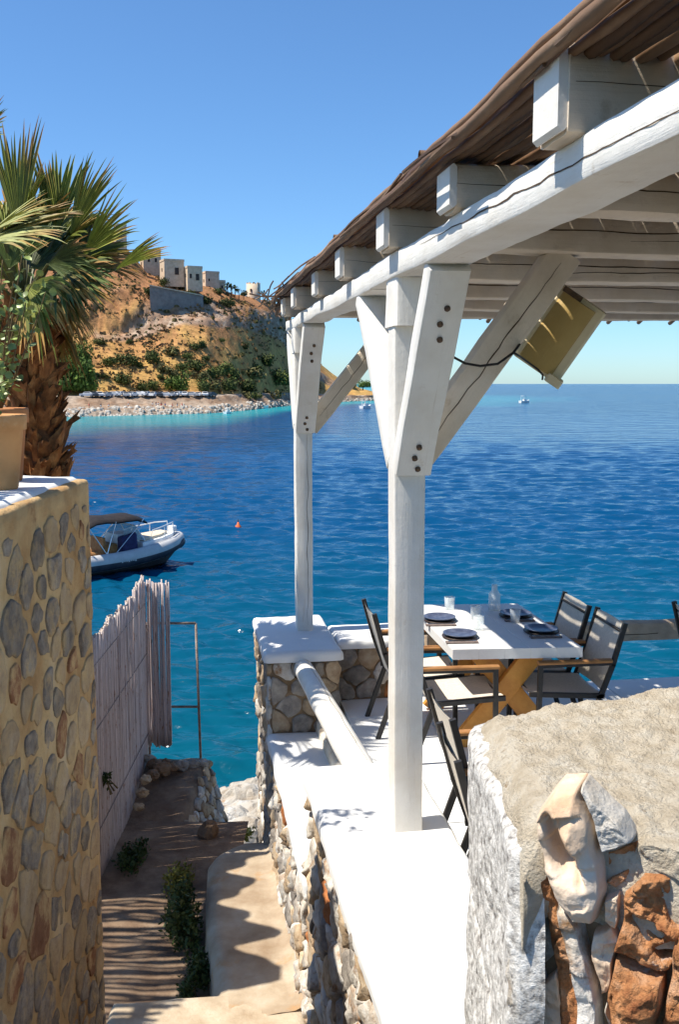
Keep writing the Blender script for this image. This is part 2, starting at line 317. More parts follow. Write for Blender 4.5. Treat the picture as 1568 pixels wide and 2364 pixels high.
# ------------------------------------------------------------------ sea
def sea():
    """one sheet to the horizon; the near water is really waved (sum of wind-sea components)"""
    rg = np.random.default_rng(4)
    xs = np.concatenate([np.linspace(-30000, -900, 10), np.linspace(-800, -80, 30), np.linspace(-70, 1640, 470), np.linspace(1700, 2600, 30), np.linspace(3000, 40000, 12)])
    ds = np.concatenate([np.linspace(6, 17, 8), np.array([(CAMZ - SEA) / -ray(784, y)[1] for y in np.arange(1900, 925, -1.35)]), np.geomspace(500, 1000, 30)[1:], np.geomspace(1050, 40000, 24)])
    a = np.array([ray(x, 886)[0] for x in xs]); D, A = np.meshgrid(ds, a, indexing='ij'); X = A * D; Y = D; PX = np.broadcast_to(xs, D.shape)
    def sn(seed, f, n=10, ay=1.0):   # smooth random field about 0
        r_ = np.random.default_rng(seed); o = np.zeros_like(X)
        for _ in range(n):
            th = r_.uniform(0, 6.28); k = f * r_.uniform(.5, 2.0); o += np.sin(k * (X * math.cos(th) + Y * ay * math.sin(th)) + r_.uniform(0, 6.28))
        return o / math.sqrt(n)
    Z = np.zeros_like(X); rows = np.gradient(ds)[:, None]; cols_ = np.maximum(D * np.gradient(a)[None, :], 1e-3)
    for _ in range(46):
        lam = float(np.exp(rg.uniform(math.log(.40), math.log(4.2)))); th = rg.normal(R(-98), .55); k = 2 * math.pi / lam
        amp = .0135 * lam ** .80
        fade = np.clip((lam / np.maximum(rows, cols_ * .8) - 1.6) / 2.0, 0, 1)
        ph = k * (X * math.cos(th) + Y * math.sin(th)) + rg.uniform(0, 6.28)
        Z += amp * fade * (np.sin(ph) + .22 * np.sin(2 * ph + .6))
    gust = 1 + .35 * sn(3, .06, 8, .5); Z *= np.clip(gust, .4, 1.7)
    Z *= np.clip((D - 12) / 8, 0, 1)
    n1 = sn(11, .025, 10, .5) * .5; n2 = sn(12, .10, 10, .6) * .4
    L = lambda c0, c1, k: c0 * (1 - k[..., None]) + c1 * k[..., None]
    deep = np.array((.002, .050, .145)); mid = np.array((.0015, .055, .140)); teal = np.array((.001, .078, .115)); turq = np.array((.006, .25, .29))
    c = np.broadcast_to(deep, X.shape + (3,)).copy()
    c = L(c, mid, np.clip((130 - D + 30 * n1) / 100, 0, 1)); c = L(c, teal, np.clip((58 - D + 8 * n2) / 40, 0, 1))
    sh = np.interp(xs, CX, [q[1] for q in COAST])[None, :]; near = sh - D
    k = np.clip((112 + 24 * n2 - near) / 80, 0, 1); k = k * k * (3 - 2 * k) * np.clip((940 - PX) / 70, 0, 1); c = L(c, turq, k)
    e = ((PX - 1060) / 260) ** 2 + ((D - 560) / 190) ** 2
    c = L(c, turq, np.clip(1.2 - e + .5 * n2, 0, 1) * .4)
    c *= (1 + .13 * n1 + .07 * n2)[..., None]
    m = bpy.data.materials.new('sea_water'); m.use_nodes = True; t = m.node_tree; N = t.nodes; Lk = t.links; b = N['Principled BSDF']
    b.inputs['Roughness'].default_value = .15; b.inputs['IOR'].default_value = 1.21
    at_ = N.new('ShaderNodeAttribute'); at_.attribute_name = 'tint'; Lk.new(at_.outputs['Color'], b.inputs['Base Color'])
    geo = N.new('ShaderNodeNewGeometry'); prev = None
    for sc, dist, strength in (((1.6, 2.8, 1), .045, .8), ((.24, .62, 1), .34, .9), ((.09, .24, 1), 3.2, -1), ((5.0, 7.0, 1), .012, .7)):
        mp = N.new('ShaderNodeMapping'); mp.inputs['Scale'].default_value = sc; mp.inputs['Rotation'].default_value = (0, 0, .15); Lk.new(geo.outputs['Position'], mp.inputs[0])
        nz = N.new('ShaderNodeTexNoise'); nz.inputs['Scale'].default_value = 1; nz.inputs['Detail'].default_value = 3; nz.inputs['Roughness'].default_value = .55; nz.inputs['Distortion'].default_value = .5
        Lk.new(mp.outputs[0], nz.inputs['Vector'])
        bp = N.new('ShaderNodeBump'); bp.inputs['Distance'].default_value = dist; bp.inputs['Strength'].default_value = abs(strength)
        if strength < 0:   # the open water beyond the lee of the shore is choppier
            sx = N.new('ShaderNodeSeparateXYZ'); Lk.new(geo.outputs['Position'], sx.inputs[0]); mr = N.new('ShaderNodeMapRange'); mr.inputs[1].default_value = 90; mr.inputs[2].default_value = 330; mr.inputs[3].default_value = .10; mr.inputs[4].default_value = 1.0
            Lk.new(sx.outputs[1], mr.inputs[0]); Lk.new(mr.outputs[0], bp.inputs['Strength'])
        Lk.new(nz.outputs['Fac'], bp.inputs['Height'])
        if prev: Lk.new(prev, bp.inputs['Normal'])
        prev = bp.outputs[0]
    Lk.new(prev, b.inputs['Normal'])
    nr, nc = X.shape; co = np.stack([X, Y, Z + SEA], -1).reshape(-1, 3).astype(np.float32)
    i, j = np.meshgrid(np.arange(nr - 1), np.arange(nc - 1), indexing='ij'); q = (i * nc + j).ravel(); f = np.stack([q, q + 1, q + nc + 1, q + nc], -1).astype(np.int32)
    me = bpy.data.meshes.new('sea'); me.vertices.add(len(co)); me.vertices.foreach_set('co', co.ravel()); me.loops.add(f.size); me.loops.foreach_set('vertex_index', f.ravel())
    me.polygons.add(len(f)); me.polygons.foreach_set('loop_start', np.arange(0, f.size, 4, dtype=np.int32)); me.polygons.foreach_set('use_smooth', np.ones(len(f), bool)); me.materials.append(m); me.update(calc_edges=True)
    ca = me.color_attributes.new('tint', 'FLOAT_COLOR', 'POINT'); ca.data.foreach_set('color', np.concatenate([c.reshape(-1, 3), np.ones((len(co), 1))], 1).astype(np.float32).ravel())
    tag(link('sea', me), 'deep blue rippled sea reaching to the horizon', kind='structure')
sea()

# ------------------------------------------------------------------ far hill
def hill():
    cols = []; rows = 9
    def prof(x):
        ds = coast(x, 1); yb, yt, ys = coast(x, 2), coast(x, 3), coast(x, 4)
        k = 1.0 if x < 640 else max(0.25, 1 - (x - 640) / 260 * .75)
        P = [(ds - 6, SEA - 2.0), (ds, SEA + .3), (ds + 4, SEA + 1.6), (ds + 14 * k, SEA + 2.6)]
        rz = SEA + 4.8 * max(k, .5)
        P += [(ds + 24 * k, rz), (ds + 33 * k, rz + .3)]
        for y, dd in ((yb, 80), (yt, 92), (ys, 122)):
            d = ds + dd * k; z = CAMZ + ray(x, y)[1] * d
            P.append((d, max(z, P[-1][1] + .15) if y < 915 else z))
        P.append((P[-1][0] + 60, P[-1][1] - 4)); P.append((P[-1][0] + 160, SEA - 4))
        return P
    xs = np.linspace(-420, 905, 330); sub = [3, 4, 5, 4, 4, 22, 9, 14, 4, 3]
    vs = []; tc = []; nr = None
    for x in xs:
        P = prof(x); col = []
        for i in range(len(P) - 1):
            for j in range(sub[i]):
                t = j / sub[i]; col.append((P[i][0] + (P[i + 1][0] - P[i][0]) * t, P[i][1] + (P[i + 1][1] - P[i][1]) * t, i, t))
        col.append((*P[-1], len(P) - 2, 1.0)); nr = len(col)
        a = ray(x, 886)[0]
        for d, z, i, t in col:
            p = Vector((a * d, d, z)); n1 = fbm(p * .05); n2 = fbm(p * .16 + Vector((9, 0, 0))); n3 = fbm(p * .4)
            big = fbm(Vector((p.x * .018, p.y * .018, 2)))
            cl = fbm(Vector((p.x * .03, p.z * .03, 7)))
            if i in (5, 6, 7):
                e = math.sin(math.pi * t) if i == 5 else 1
                if i == 7: e = max(0, 1 - t) 
                am = 1.6 if i != 6 else 4.2
                p.z += e * (n1 * am + n2 * .9 + n3 * .3); p.y += e * (n2 * (2.6 if i == 6 else 1.0) + n1 * 3.0 * (i == 6) + n3 * 1.2 * (i == 6))
            elif i in (1, 2, 3): p.z += n3 * .5 + n2 * .4
            elif i > 7: p.z += n1 * .6
            # ground colour
            g1 = Vector((.42, .225, .078)); g2 = Vector((.50, .305, .10)); red = Vector((.36, .165, .082)); cliff = Vector((.29, .19, .13)); pale = Vector((.46, .37, .28)); beach = Vector((.36, .28, .21)); road = Vector((.36, .29, .23)); olive = Vector((.14, .13, .04))
            c = g1.lerp(g2, min(max(.5 + n1, 0), 1)).lerp(red, min(max((p.z - 6) / 30 + n2 * .6, 0), .85))
            c = c.lerp(olive, min(max(n3 * .8 + n2 * .7 - .25, 0), .75))
            if i == 6 or (i == 5 and t > .82) or (i == 7 and t < .12):
                k = min(max(.5 + cl * 2.2 + (.45 if 220 < x < 385 or x > 575 else -.5), 0), 1); c = c.lerp(cliff.lerp(pale, min(max(n2 * 1.2 + n3 * 1.2 - .1, 0), .8)), k)
            if i <= 1: c = Vector((.12, .10, .085)).lerp(beach, min(max(t + n3 + (i == 1) * .4, 0), 1))
            if i in (2, 3): c = beach.lerp(Vector((.24, .155, .10)), min(max(n2 * 1.2 + (.8 if i == 3 else .4), 0), 1))
            if i == 4: c = road
            vs.append(p); tc.append(c)
    fs = [(k * nr + j, (k + 1) * nr + j, (k + 1) * nr + j + 1, k * nr + j + 1) for k in range(len(xs) - 1) for j in range(nr - 1)]
    m = mat('hill_ground', [(.3, (.62, .62, .62)), (.7, (1.35, 1.35, 1.35))], .45, detail=8, bump=.8, bscale=1.2, bdist=.5, rough=.97, attr='tint', spec=.1)
    o = new('hill', vs, fs, m, None, True); tint(o, tc); tag(o, 'dry ochre headland with rocky cliffs above a stony beach', kind='structure')
    return o
hill_o = hill()
BT = BVHTree.FromPolygons([v.co[:] for v in hill_o.data.vertices], [tuple(p.vertices) for p in hill_o.data.polygons])
def on_hill(x, y, far=None):
    a, b = ray(x, y); d = Vector((a, 1, b)).normalized()
    h = BT.ray_cast(Vector((0, 0, CAMZ)), d)
    return h[0] if h[0] is not None else at(x, y, far or 380)
def drop(p):
    h = BT.ray_cast(Vector((p.x, p.y, 200)), Vector((0, 0, -1)))
    return h[0] if h[0] is not None else Vector((p.x, p.y, SEA))

# ------------------------------------------------------------------ near shore below the terrace
def shore():
    xs = np.linspace(-22, 18, 70); ys = np.linspace(3.5, 25, 60); vs = []
    for y in ys:
        for x in xs:
            z = np.interp(y, [3.5, 8.6, 9.8, 12, 15, 18.5, 21, 25], [-1.9, -1.9, -2.5, -4.0, -5.4, -6.1, -7.2, -9])
            if x < -2.0: z = min(z, np.interp(y, [3.5, 9.2, 10.5, 13, 25], [-1.6, -1.8, -3.0, -6.3, -9]))
            p = Vector((x, y, 0)); z += .25 * fbm(p * .5) + .12 * fbm(p * 1.7) if y > 9.6 else 0
            vs.append((x, y, z))
    n = len(xs); fs = [(j * n + i, j * n + i + 1, (j + 1) * n + i + 1, (j + 1) * n + i) for j in range(len(ys) - 1) for i in range(n - 1)]
    tag(new('rocky_shore', vs, fs, M['shore_rock'], None, True), 'pale rocky ground falling from the terrace to the water', kind='structure')
shore()

def rock_mesh(size, seed, sub=3, amp=.25, freq=1.3, fine=.05, ridge=0.0, flat=0.0):
    bm = bmesh.new(); bmesh.ops.create_icosphere(bm, subdivisions=sub, radius=1)
    rs = Vector((seed * 7.31, seed * 3.7, seed * 1.9))
    for v in bm.verts:
        n = v.co.normalized(); q = n * freq + rs
        d = 1 + amp * fbm(q, 3) + fine * fbm(q * 4.5, 4)
        cellv = noise.voronoi(q * 1.15)[0][0]
        d *= 1 - ridge * cellv
        p = n * d
        if flat:  # blunt facets
            for k in range(7):
                a = Vector((math.sin(seed + k * 2.4), math.cos(seed * 1.7 + k * 1.3), math.sin(k * 1.9 + seed * .6))).normalized()
                s = p.dot(a) - flat
                if s > 0: p -= a * s * .85
        v.co = Vector((p.x * size[0], p.y * size[1], p.z * size[2]))
    vs = [v.co.copy() for v in bm.verts]; fs = [tuple(x.index for x in f.verts) for f in bm.faces]; bm.free()
    return vs, fs
random.seed(11)
# boulders at the foot of the alley
bl = [(502, 1888, 14.6, .55), (520, 1862, 16.0, .62), (556, 1862, 15.6, .8), (585, 1850, 16.2, .75), (585, 1896, 14.2, .72), (545, 1905, 13.6, .55), (515, 1912, 13.2, .42), (566, 1838, 17.6, .6), (600, 1875, 15.5, .7), (540, 1842, 17.4, .45), (498, 1915, 13.4, .36), (610, 1905, 13.6, .6), (570, 1922, 12.9, .5)]
for i, (x, y, d, r) in enumerate(bl):
    p = at(x, y, d)
    vs, fs = rock_mesh((r * .72, r * .62, r * .55), i + 3, 4, .3, 1.2, .08, .25, .72)
    o = new('boulder', [v + p for v in vs], fs, M['boulder'], None, False)
    o.data.materials[0] = M['boulder']
    tag(o, 'pale limestone boulder heaped by the water below the alley', 'boulder', 'boulders by the water below the alley')
# far beach rocks: too many to count
mb = MB()
for i in range(900):
    x = random.uniform(-100, 895); ds = coast(x, 1); t = random.random() ** 1.6
    k = 1.0 if x < 640 else max(.25, 1 - (x - 640) / 260 * .75)
    d = ds - 1 + t * 9 * k; p = drop(at(x, 886, d)); r = random.uniform(.25, .85)
    if p.z < SEA - .6: continue
    n = 6; sd = random.random() * 50
    ring = [p + Vector((math.cos(a) * r * random.uniform(.8, 1.3), math.sin(a) * r * random.uniform(.7, 1.2), -.2)) for a in [2 * math.pi * q / n for q in range(n)]]
    ring2 = [p + (v - p) * .7 + Vector((0, 0, r * random.uniform(.35, .7))) for v in ring]
    top = p + Vector((0, 0, r * .75))
    mb.add(ring + ring2 + [top], [(q, (q + 1) % n, n + (q + 1) % n, n + q) for q in range(n)] + [(n + q, n + (q + 1) % n, 2 * n) for q in range(n)])
tag(mb.build('shore_rocks', M['shore_rock']), 'pale jagged rocks strewn along the far beach', 'rocks', kind='stuff')

# ------------------------------------------------------------------ vegetation on the hill
def clump_mesh(seed, n=420, lobes=6, dark=(.018, .030, .008), light=(.115, .145, .028), flatz=.75, leaf=.13):
    rnd = random.Random(seed); vs = []; fs = []; tc = []
    L = [(Vector((rnd.uniform(-.55, .55), rnd.uniform(-.55, .55), rnd.uniform(.15, .75) * flatz)), rnd.uniform(.32, .55), rnd.random()) for _ in range(lobes)]
    for i in range(n):
        c, r, tn = L[i % lobes]
        d = Vector((rnd.gauss(0, 1), rnd.gauss(0, 1), rnd.gauss(0, 1))).normalized()
        p = c + d * r * (rnd.random() ** .35); p.z = max(p.z, .02) 
        s = leaf * rnd.uniform(.6, 1.3); a = Vector((rnd.gauss(0, 1), rnd.gauss(0, 1), rnd.gauss(0, 1))).normalized(); b2 = a.cross(d + Vector((.3, .1, .2))).normalized(); a = (a + d * .2).normalized()
        k = len(vs); vs += [p - a * s, p + b2 * s * .6, p + a * s, p - b2 * s * .6]; fs.append((k, k + 1, k + 2, k + 3))
        t = rnd.random() * .6 + tn * .4; col = Vector(dark).lerp(Vector(light), t); tc += [col] * 4
    me = bpy.data.meshes.new('foliage'); me.from_pydata([tuple(v) for v in vs], [], fs); me.materials.append(M['shrub'])
    a = me.color_attributes.new('tint', 'FLOAT_COLOR', 'POINT'); a.data.foreach_set('color', np.array([(*c, 1) for c in tc], dtype=np.float32).ravel())
    return me
def trunk_mesh(h=1.0, r=.06):
    m = MB(); m.tube([(0, 0, -.3), (.02, .01, h * .3), (-.02, .02, h * .62)], [r * 1.3, r, r * .7], 7)
    for a in (0.4, 2.2, 4.4): m.tube([(0, 0, h * .28), (.25 * math.cos(a), .25 * math.sin(a), h * .62)], [r * .6, r * .3], 5)
    me = bpy.data.meshes.new('trunk'); me.from_pydata([tuple(v) for v in m.v], [], m.f); me.materials.append(M['trunk']); return me
CL = [clump_mesh(s, n=800, leaf=.09, lobes=7) for s in range(5)]
CLG = [clump_mesh(s + 20, n=1500, leaf=.075, lobes=9, light=(.15, .22, .03), dark=(.035, .07, .010)) for s in range(2)]
CLO = [clump_mesh(s + 40, light=(.17, .155, .05), dark=(.05, .05, .015)) for s in range(3)]
TR = trunk_mesh()
TRS = trunk_mesh(.5, .05)
def plant(name, label, cat, x, y, wid, hgt, meshes, group=None, tr=TRS, d=None, lift=0.0):
    p = on_hill(x, y) if d is None else drop(at(x, y, d)); dist = p.y
    sx = wid / 2300 * dist / 1.45; sz = hgt / 2300 * dist / 0.95
    e = empty(name, p - Vector((0, 0, .2)), label, cat, group); e.rotation_euler.z = random.random() * 6
    c = link('crown', random.choice(meshes), e, False); c.scale = (sx, sx, sz); c.location.z = lift * sz
    t = link('trunk', tr, e, False); t.scale = (sx, sx, sz * (1 + lift))
    return e
random.seed(21)
SH = [(233, 688, 30, 22), (248, 735, 26, 22), (366, 840, 26, 24), (352, 818, 0, 0), (378, 834, 0, 0)]
def c8(x, y): return (250 + x * .765) / 1.594, (850 + y * .765) / 1.594
sh8 = [(205, 625, 70, 50), (280, 615, 90, 60), (410, 605, 60, 75), (470, 655, 70, 55), (265, 710, 85, 50), (370, 745, 70, 55), (415, 740, 70, 45), (505, 570, 95, 45), (645, 545, 45, 45), (600, 550, 60, 35), (610, 640, 85, 60), (625, 690, 80, 50), (700, 680, 80, 55),
       (745, 660, 90, 60), (800, 680, 95, 70), (700, 735, 90, 50), (640, 740, 70, 60), (760, 735, 95, 55), (855, 745, 100, 60), (880, 680, 110, 55), (945, 620, 80, 60), (1000, 700, 110, 80), (1045, 715, 60, 70), (985, 780, 75, 50), (850, 550, 40, 35), (905, 655, 70, 45),
       (550, 650, 60, 45), (505, 680, 60, 40), (340, 640, 40, 25), (520, 720, 50, 40), (900, 790, 60, 35), (860, 785, 60, 35), (770, 345, 65, 50), (600, 305, 45, 40), (465, 245, 40, 50), (560, 270, 50, 35), (720, 290, 40, 30), (520, 265, 35, 22), (660, 330, 60, 40), (845, 295, 40, 25), (380, 285, 60, 35), (160, 690, 60, 30), (150, 530, 60, 30), (1010, 330, 30, 15), (965, 340, 40, 18), (300, 530, 40, 25), (735, 520, 40, 22), (820, 590, 50, 25), (660, 610, 40, 30), (440, 700, 45, 30), (575, 600, 50, 35)]
for i, (x, y, wd, hg) in enumerate(sh8):
    X, Y = c8(x, y + hg * .45); ms = CLO if i % 4 == 3 else CL
    if ms is CLO: plant('shrub', 'faded olive yellow shrub on the dry hillside', 'shrub', X, Y, wd * .48, hg * .48, ms, 'faded shrubs scattered on the dry hillside')
    else: plant('shrub', 'dark green shrub growing on the dry hillside', 'shrub', X, Y, wd * .48, hg * .48, ms, 'dark shrubs scattered on the dry hillside')
for i in range(46):
    x = random.uniform(150, 660); y = random.uniform(700, 890)
    plant('scrub_tuft', 'small brownish scrub tuft on the dry hillside', 'scrub', x, y, random.uniform(8, 16), random.uniform(5, 9), CLO, 'small scrub tufts on the dry hillside')
vs = []; fs = []; tc = []
for k in range(3400):
    x = random.uniform(120, 740); ds = coast(x, 1); kk = 1.0 if x < 640 else max(.25, 1 - (x - 640) / 260 * .75)
    p = drop(at(x, 886, ds + (34 + 96 * random.random()) * kk)); r = random.uniform(.35, 1.1)
    if fbm(p * .07) + random.uniform(-.5, .5) < -.05: continue
    cc = Vector((.30, .19, .075)).lerp(Vector((.13, .115, .035)), random.random()).lerp(Vector((.24, .11, .06)), random.random() * .6)
    for q in range(4):
        b0 = p + Vector((random.uniform(-r, r), random.uniform(-r, r), 0)); h = r * random.uniform(.4, .9); a = random.random() * 6.28; s_ = Vector((math.cos(a), math.sin(a), 0)) * r * .6; n0 = len(vs)
        vs += [b0 - s_ - Vector((0, 0, .2)), b0 + s_ - Vector((0, 0, .2)), b0 + s_ * .7 + Vector((0, 0, h)), b0 - s_ * .6 + Vector((0, 0, h * .8))]; fs.append((n0, n0 + 1, n0 + 2, n0 + 3)); tc += [cc * random.uniform(.7, 1.3)] * 4
sc_ = new('dry_scrub', vs, fs, M['shrub']); tint(sc_, tc); tag(sc_, 'dry brown scrub and thistles covering the hillside', 'scrub', kind='stuff')
plant('round_tree', 'bright green round tree standing behind the row of parked cars', 'tree', 412, 909, 50, 42, CLG, None, TR, lift=.25)
for (x, y, wd, hg) in ((160, 907, 100, 85), (190, 905, 62, 75), (150, 872, 90, 90), (178, 862, 62, 70)):
    plant('broad_tree', 'tall bushy green tree at the foot of the hillside behind the palm trunk', 'tree', x, y, wd, hg, CLG, 'bushy trees behind the palm trunk', TR, lift=.1)
for (x, y, wd, hg) in ((806, 893, 26, 22), (838, 893, 28, 20)):
    plant('cape_bush', 'dark bush standing alone near the tip of the cape', 'bush', x, y, wd, hg, CLG, 'bushes near the tip of the cape', TRS)
# slender far palms by the tower
def far_palm(x, y, h, label):
    p = on_hill(x, y); dist = p.y; H = h / 2300 * dist
    e = empty('palm_tree', p - Vector((0, 0, .2)), label, 'palm tree', 'palms beside the hilltop houses')
    m = MB(); m.tube([(0, 0, 0), (.1, 0, H * .4), (0, 0, H * .75)], [.22, .17, .16], 7); m.build('trunk', M['trunk'], e, world=False)
    vs = []; fs = []; rnd = random.Random(int(x)); tc = []
    for k in range(26):
        a = rnd.random() * 6.28; el = rnd.uniform(-.5, 1.2); d = Vector((math.cos(a) * math.cos(el), math.sin(a) * math.cos(el), math.sin(el))); s = Vector((-math.sin(a), math.cos(a), 0))
        b0 = Vector((0, 0, H * .75)); L = H * .42
        p1 = b0 + d * L * .6; p2 = b0 + d * L + Vector((0, 0, -L * .3)); n = len(vs)
        vs += [b0 - s * .05, b0 + s * .05, p1 + s * L * .16, p1 - s * L * .16, p2]; fs += [(n, n + 1, n + 2, n + 3), (n + 3, n + 2, n + 4)]; tc += [Vector((.03, .05, .015)) * rnd.uniform(.8, 2)] * 5
    o = new('crown', vs, fs, M['shrub'], e, world=False); tint(o, tc)
for (x, y, h) in ((525, 684, 32), (534, 688, 34), (542, 688, 30), (551, 690, 24), (562, 692, 20), (608, 698, 28), (616, 699, 18)):
    far_palm(x, y, h, 'slender dark palm between the hilltop houses and round tower')

# ------------------------------------------------------------------ hilltop houses, tower and wall
def house(x0, x1, ytop, ybot, label, wins, turn=.42, side=None, depth=7.0):
    pb = on_hill((x0 + x1) / 2, ybot); dist = pb.y + (x1 - x0) / 2300 * pb.y * .45 + 5
    A = at(x0, ybot, dist); W = (x1 - x0) / 2300 * dist; Hh = (ybot - ytop) / 2300 * dist
    e = empty('stone_house', Vector((A.x + W / 2, dist, A.z - 1)), label, 'house'); e.rotation_euler.z = turn
    k = W / (math.cos(turn) + abs(math.sin(turn)) * depth / W)
    hw = W * .40; hd = W * .36; T = Hh + .2
    m = MB(); m.box((0, 0, T / 2 - 1), (hw, 0, 0), (0, hd, 0), (0, 0, T / 2 + 1)); wl = m.build('wall', M['house_stone'], e, world=False)
    m = MB(); m.box((0, 0, T + .12), (hw + .15, 0, 0), (0, hd + .15, 0), (0, 0, .12)); 
    for s in (-1, 1):
        m.box((s * (hw - .1), 0, T + .5), (.2, 0, 0), (0, hd, 0), (0, 0, .27)); m.box((0, s * (hd - .1), T + .5), (hw - .31, 0, 0), (0, .2, 0), (0, 0, .27))
    m.build('roof', M['house_stone'], e, world=False)
    for (fx, fz, ww, wh, kind) in wins:
        z = 1 + fz * Hh; X = (fx - .5) * 2 * hw
        m = MB(); m.box((X, -hd - .0, z), (ww / 2, 0, 0), (0, .12, 0), (0, 0, wh / 2)); wo = m.build(kind, M['house_dark'], e, world=False)
        m = MB()
        for s in (-1, 1): m.box((X + s * (ww / 2 + .12), -hd - .02, z), (.12, 0, 0), (0, .16, 0), (0, 0, wh / 2))
        m.box((X, -hd - .02, z + wh / 2 + .14), (ww / 2 + .24, 0, 0), (0, .16, 0), (0, 0, .14)); m.build('frame', M['house_stone'], wo, world=False)
    m = MB(); m.box((-hw - .0, 0, .8 + .5 * Hh), (.12, 0, 0), (0, .45, 0), (0, 0, .6)); m.build('window', M['house_dark'], e, world=False)
    return e
house(322, 372, 580, 640, 'tall stone house at the palm end of the hilltop row', [(.3, .6, 1.0, 1.5, 'window'), (.7, .6, 1.0, 1.5, 'window')])
house(368, 425, 602, 645, 'flat roofed stone house with one arched opening, second in the hilltop row', [(.62, .38, 1.6, 2.6, 'door')])
house(424, 467, 617, 655, 'flat roofed stone house with a dark doorway between two hilltop houses', [(.66, .35, 1.4, 2.4, 'door'), (.2, .4, .9, 1.6, 'window')])
house(466, 506, 629, 668, 'windowless sided stone house at the tower end of the hilltop row', [(.25, .5, .7, 1.0, 'window')])
house(500, 520, 648, 674, 'low stone outbuilding against the end of the hilltop row', [(.5, .4, .8, 1.2, 'door')])
house(262, 292, 520, 560, 'stone house half hidden by the palm fronds above the cliff', [(.5, .5, 1.0, 1.4, 'window')])
# round tower
p = on_hill(585, 690); dist = p.y + 3; p = at(585, 690, dist); r = 32 / 2300 * dist / 2; h = 33 / 2300 * dist
e = empty('round_tower', p - Vector((0, 0, 2)), 'squat round stone tower standing alone on the ridge', 'tower')
m = MB(); m.lathe((0, 0, 0), [(r * 1.08, -1), (r, 2), (r * .98, 2 + h), (r * .80, 2 + h), (r * .80, 1.4 + h), (0.01, 1.4 + h)], 28); m.build('wall', M['house_stone'], e, True, False)
for k in range(9):
    a = k * 2 * math.pi / 9; m = MB(); c_, s_ = math.cos(a), math.sin(a)
    m.box((c_ * r * .9, s_ * r * .9, 2.25 + h), Vector((-s_, c_, 0)) * .5, Vector((c_, s_, 0)) * r * .08, (0, 0, .26)); m.build('merlon', M['house_stone'], e, world=False)
m = MB(); m.box((-.25 * r, -r * .96, 2 + h * .55), (.35, 0, 0), (0, .2, 0), (0, 0, .55)); m.build('window', M['house_dark'], e, world=False)
# big grey retaining wall
q = [on_hill(348, 716), on_hill(468, 709)]; d0, d1 = q[0].y - 1, q[1].y - 1
A0, A1, B1, B0 = at(346, 722, d0) - Vector((0, -1, 9)), at(470, 715, d1) - Vector((0, -1, 9)), at(466, 683, d1), at(345, 660, d0)
th = Vector((0, 5, 0))
e = empty('retaining_wall', (A0 + A1) / 2, 'long plain grey retaining wall below the hilltop houses', 'wall')
new('wall', [A0, A1, B1, B0, A0 + th, A1 + th, B1 + th, B0 + th], [(0, 1, 2, 3), (5, 4, 7, 6), (3, 2, 6, 7), (1, 5, 6, 2), (4, 0, 3, 7)], M['retaining'], e)
m = MB(); cc = (B0 + B1) / 2 + th / 2 + Vector((0, -.3, .18)); m.box(cc, (B1 - B0) / 2, (0, 2.9, 0), (0, 0, .18)); m.build('coping', M['house_stone'], e)

# ------------------------------------------------------------------ parked cars
def car_proto(paint):
    e = empty('parked_car', (0, 0, 0))
    prof = [(-2.1, .35), (-2.1, .85), (-1.95, .95), (-1.2, 1.0), (-.65, 1.45), (.75, 1.48), (1.5, 1.05), (2.1, .98), (2.15, .35)]
    m = MB(); n = len(prof); hw = .85
    vs = [(x, -hw * (1 if z < 1.1 else .82), z) for x, z in prof] + [(x, hw * (1 if z < 1.1 else .82), z) for x, z in prof]
    m.add(vs, [(i, (i + 1) % n, n + (i + 1) % n, n + i) for i in range(n)] + [tuple(range(n - 1, -1, -1)), tuple(range(n, 2 * n))]); m.build('body', M[paint], e, world=False)
    for s in (-1, 1):
        m = MB(); y = s * .80; m.add([(-1.0, y + s * .03, 1.04), (1.3, y + s * .03, 1.08), (.7, y * .93, 1.40), (-.6, y * .93, 1.38)], [(0, 1, 2, 3) if s < 0 else (3, 2, 1, 0)]); m.build('window', M['car_glass'], e, world=False)
    m = MB(); m.add([(-1.21, -.72, 1.03), (-1.21, .72, 1.03), (-.70, .66, 1.43), (-.70, -.66, 1.43)], [(0, 1, 2, 3)]); m.build('windscreen', M['car_glass'], e, world=False)
    for sx in (-1.3, 1.3):
        for s in (-1, 1):
            m = MB(); m.tube([(sx, s * .66, .33), (sx, s * .90, .33)], .33, 10); wl = m.build('wheel', M['rubber'], e, world=False)
            m = MB(); m.tube([(sx, s * .88, .33), (sx, s * .91, .33)], .19, 8); m.build('rim', M['car_silver'], wl, world=False)
    return e
protos = {k: car_proto('car_' + k) for k in ('white', 'silver', 'dark')}; used = set()
random.seed(5)
def put_car(x, y, kind, lab, grp, rot):
    p = on_hill(x, y); o = protos[kind] if kind not in used else copy_tree(protos[kind]); used.add(kind)
    o.location = drop(p); o.rotation_euler.z = rot; tag(o, lab, 'car', grp)
kinds = ['white', 'dark', 'white', 'silver', 'white', 'white', 'silver', 'white', 'white', 'silver', 'white', 'dark', 'white', 'silver', 'white', 'white', 'silver', 'white', 'white', 'dark']
names = {'white': 'white car parked nose in along the far shore road', 'silver': 'silver car parked in the row along the far shore road', 'dark': 'dark car parked in the row along the far shore road'}
for i, kd in enumerate(kinds):
    x = 200 + i * 15.2 + random.uniform(-2, 2)
    put_car(x, 916 + random.uniform(-1, 1) - i * .05, kd, names[kd], kd + ' cars along the far shore road', R(90 + random.uniform(-30, 30)) if i % 4 else R(random.uniform(-15, 15)))

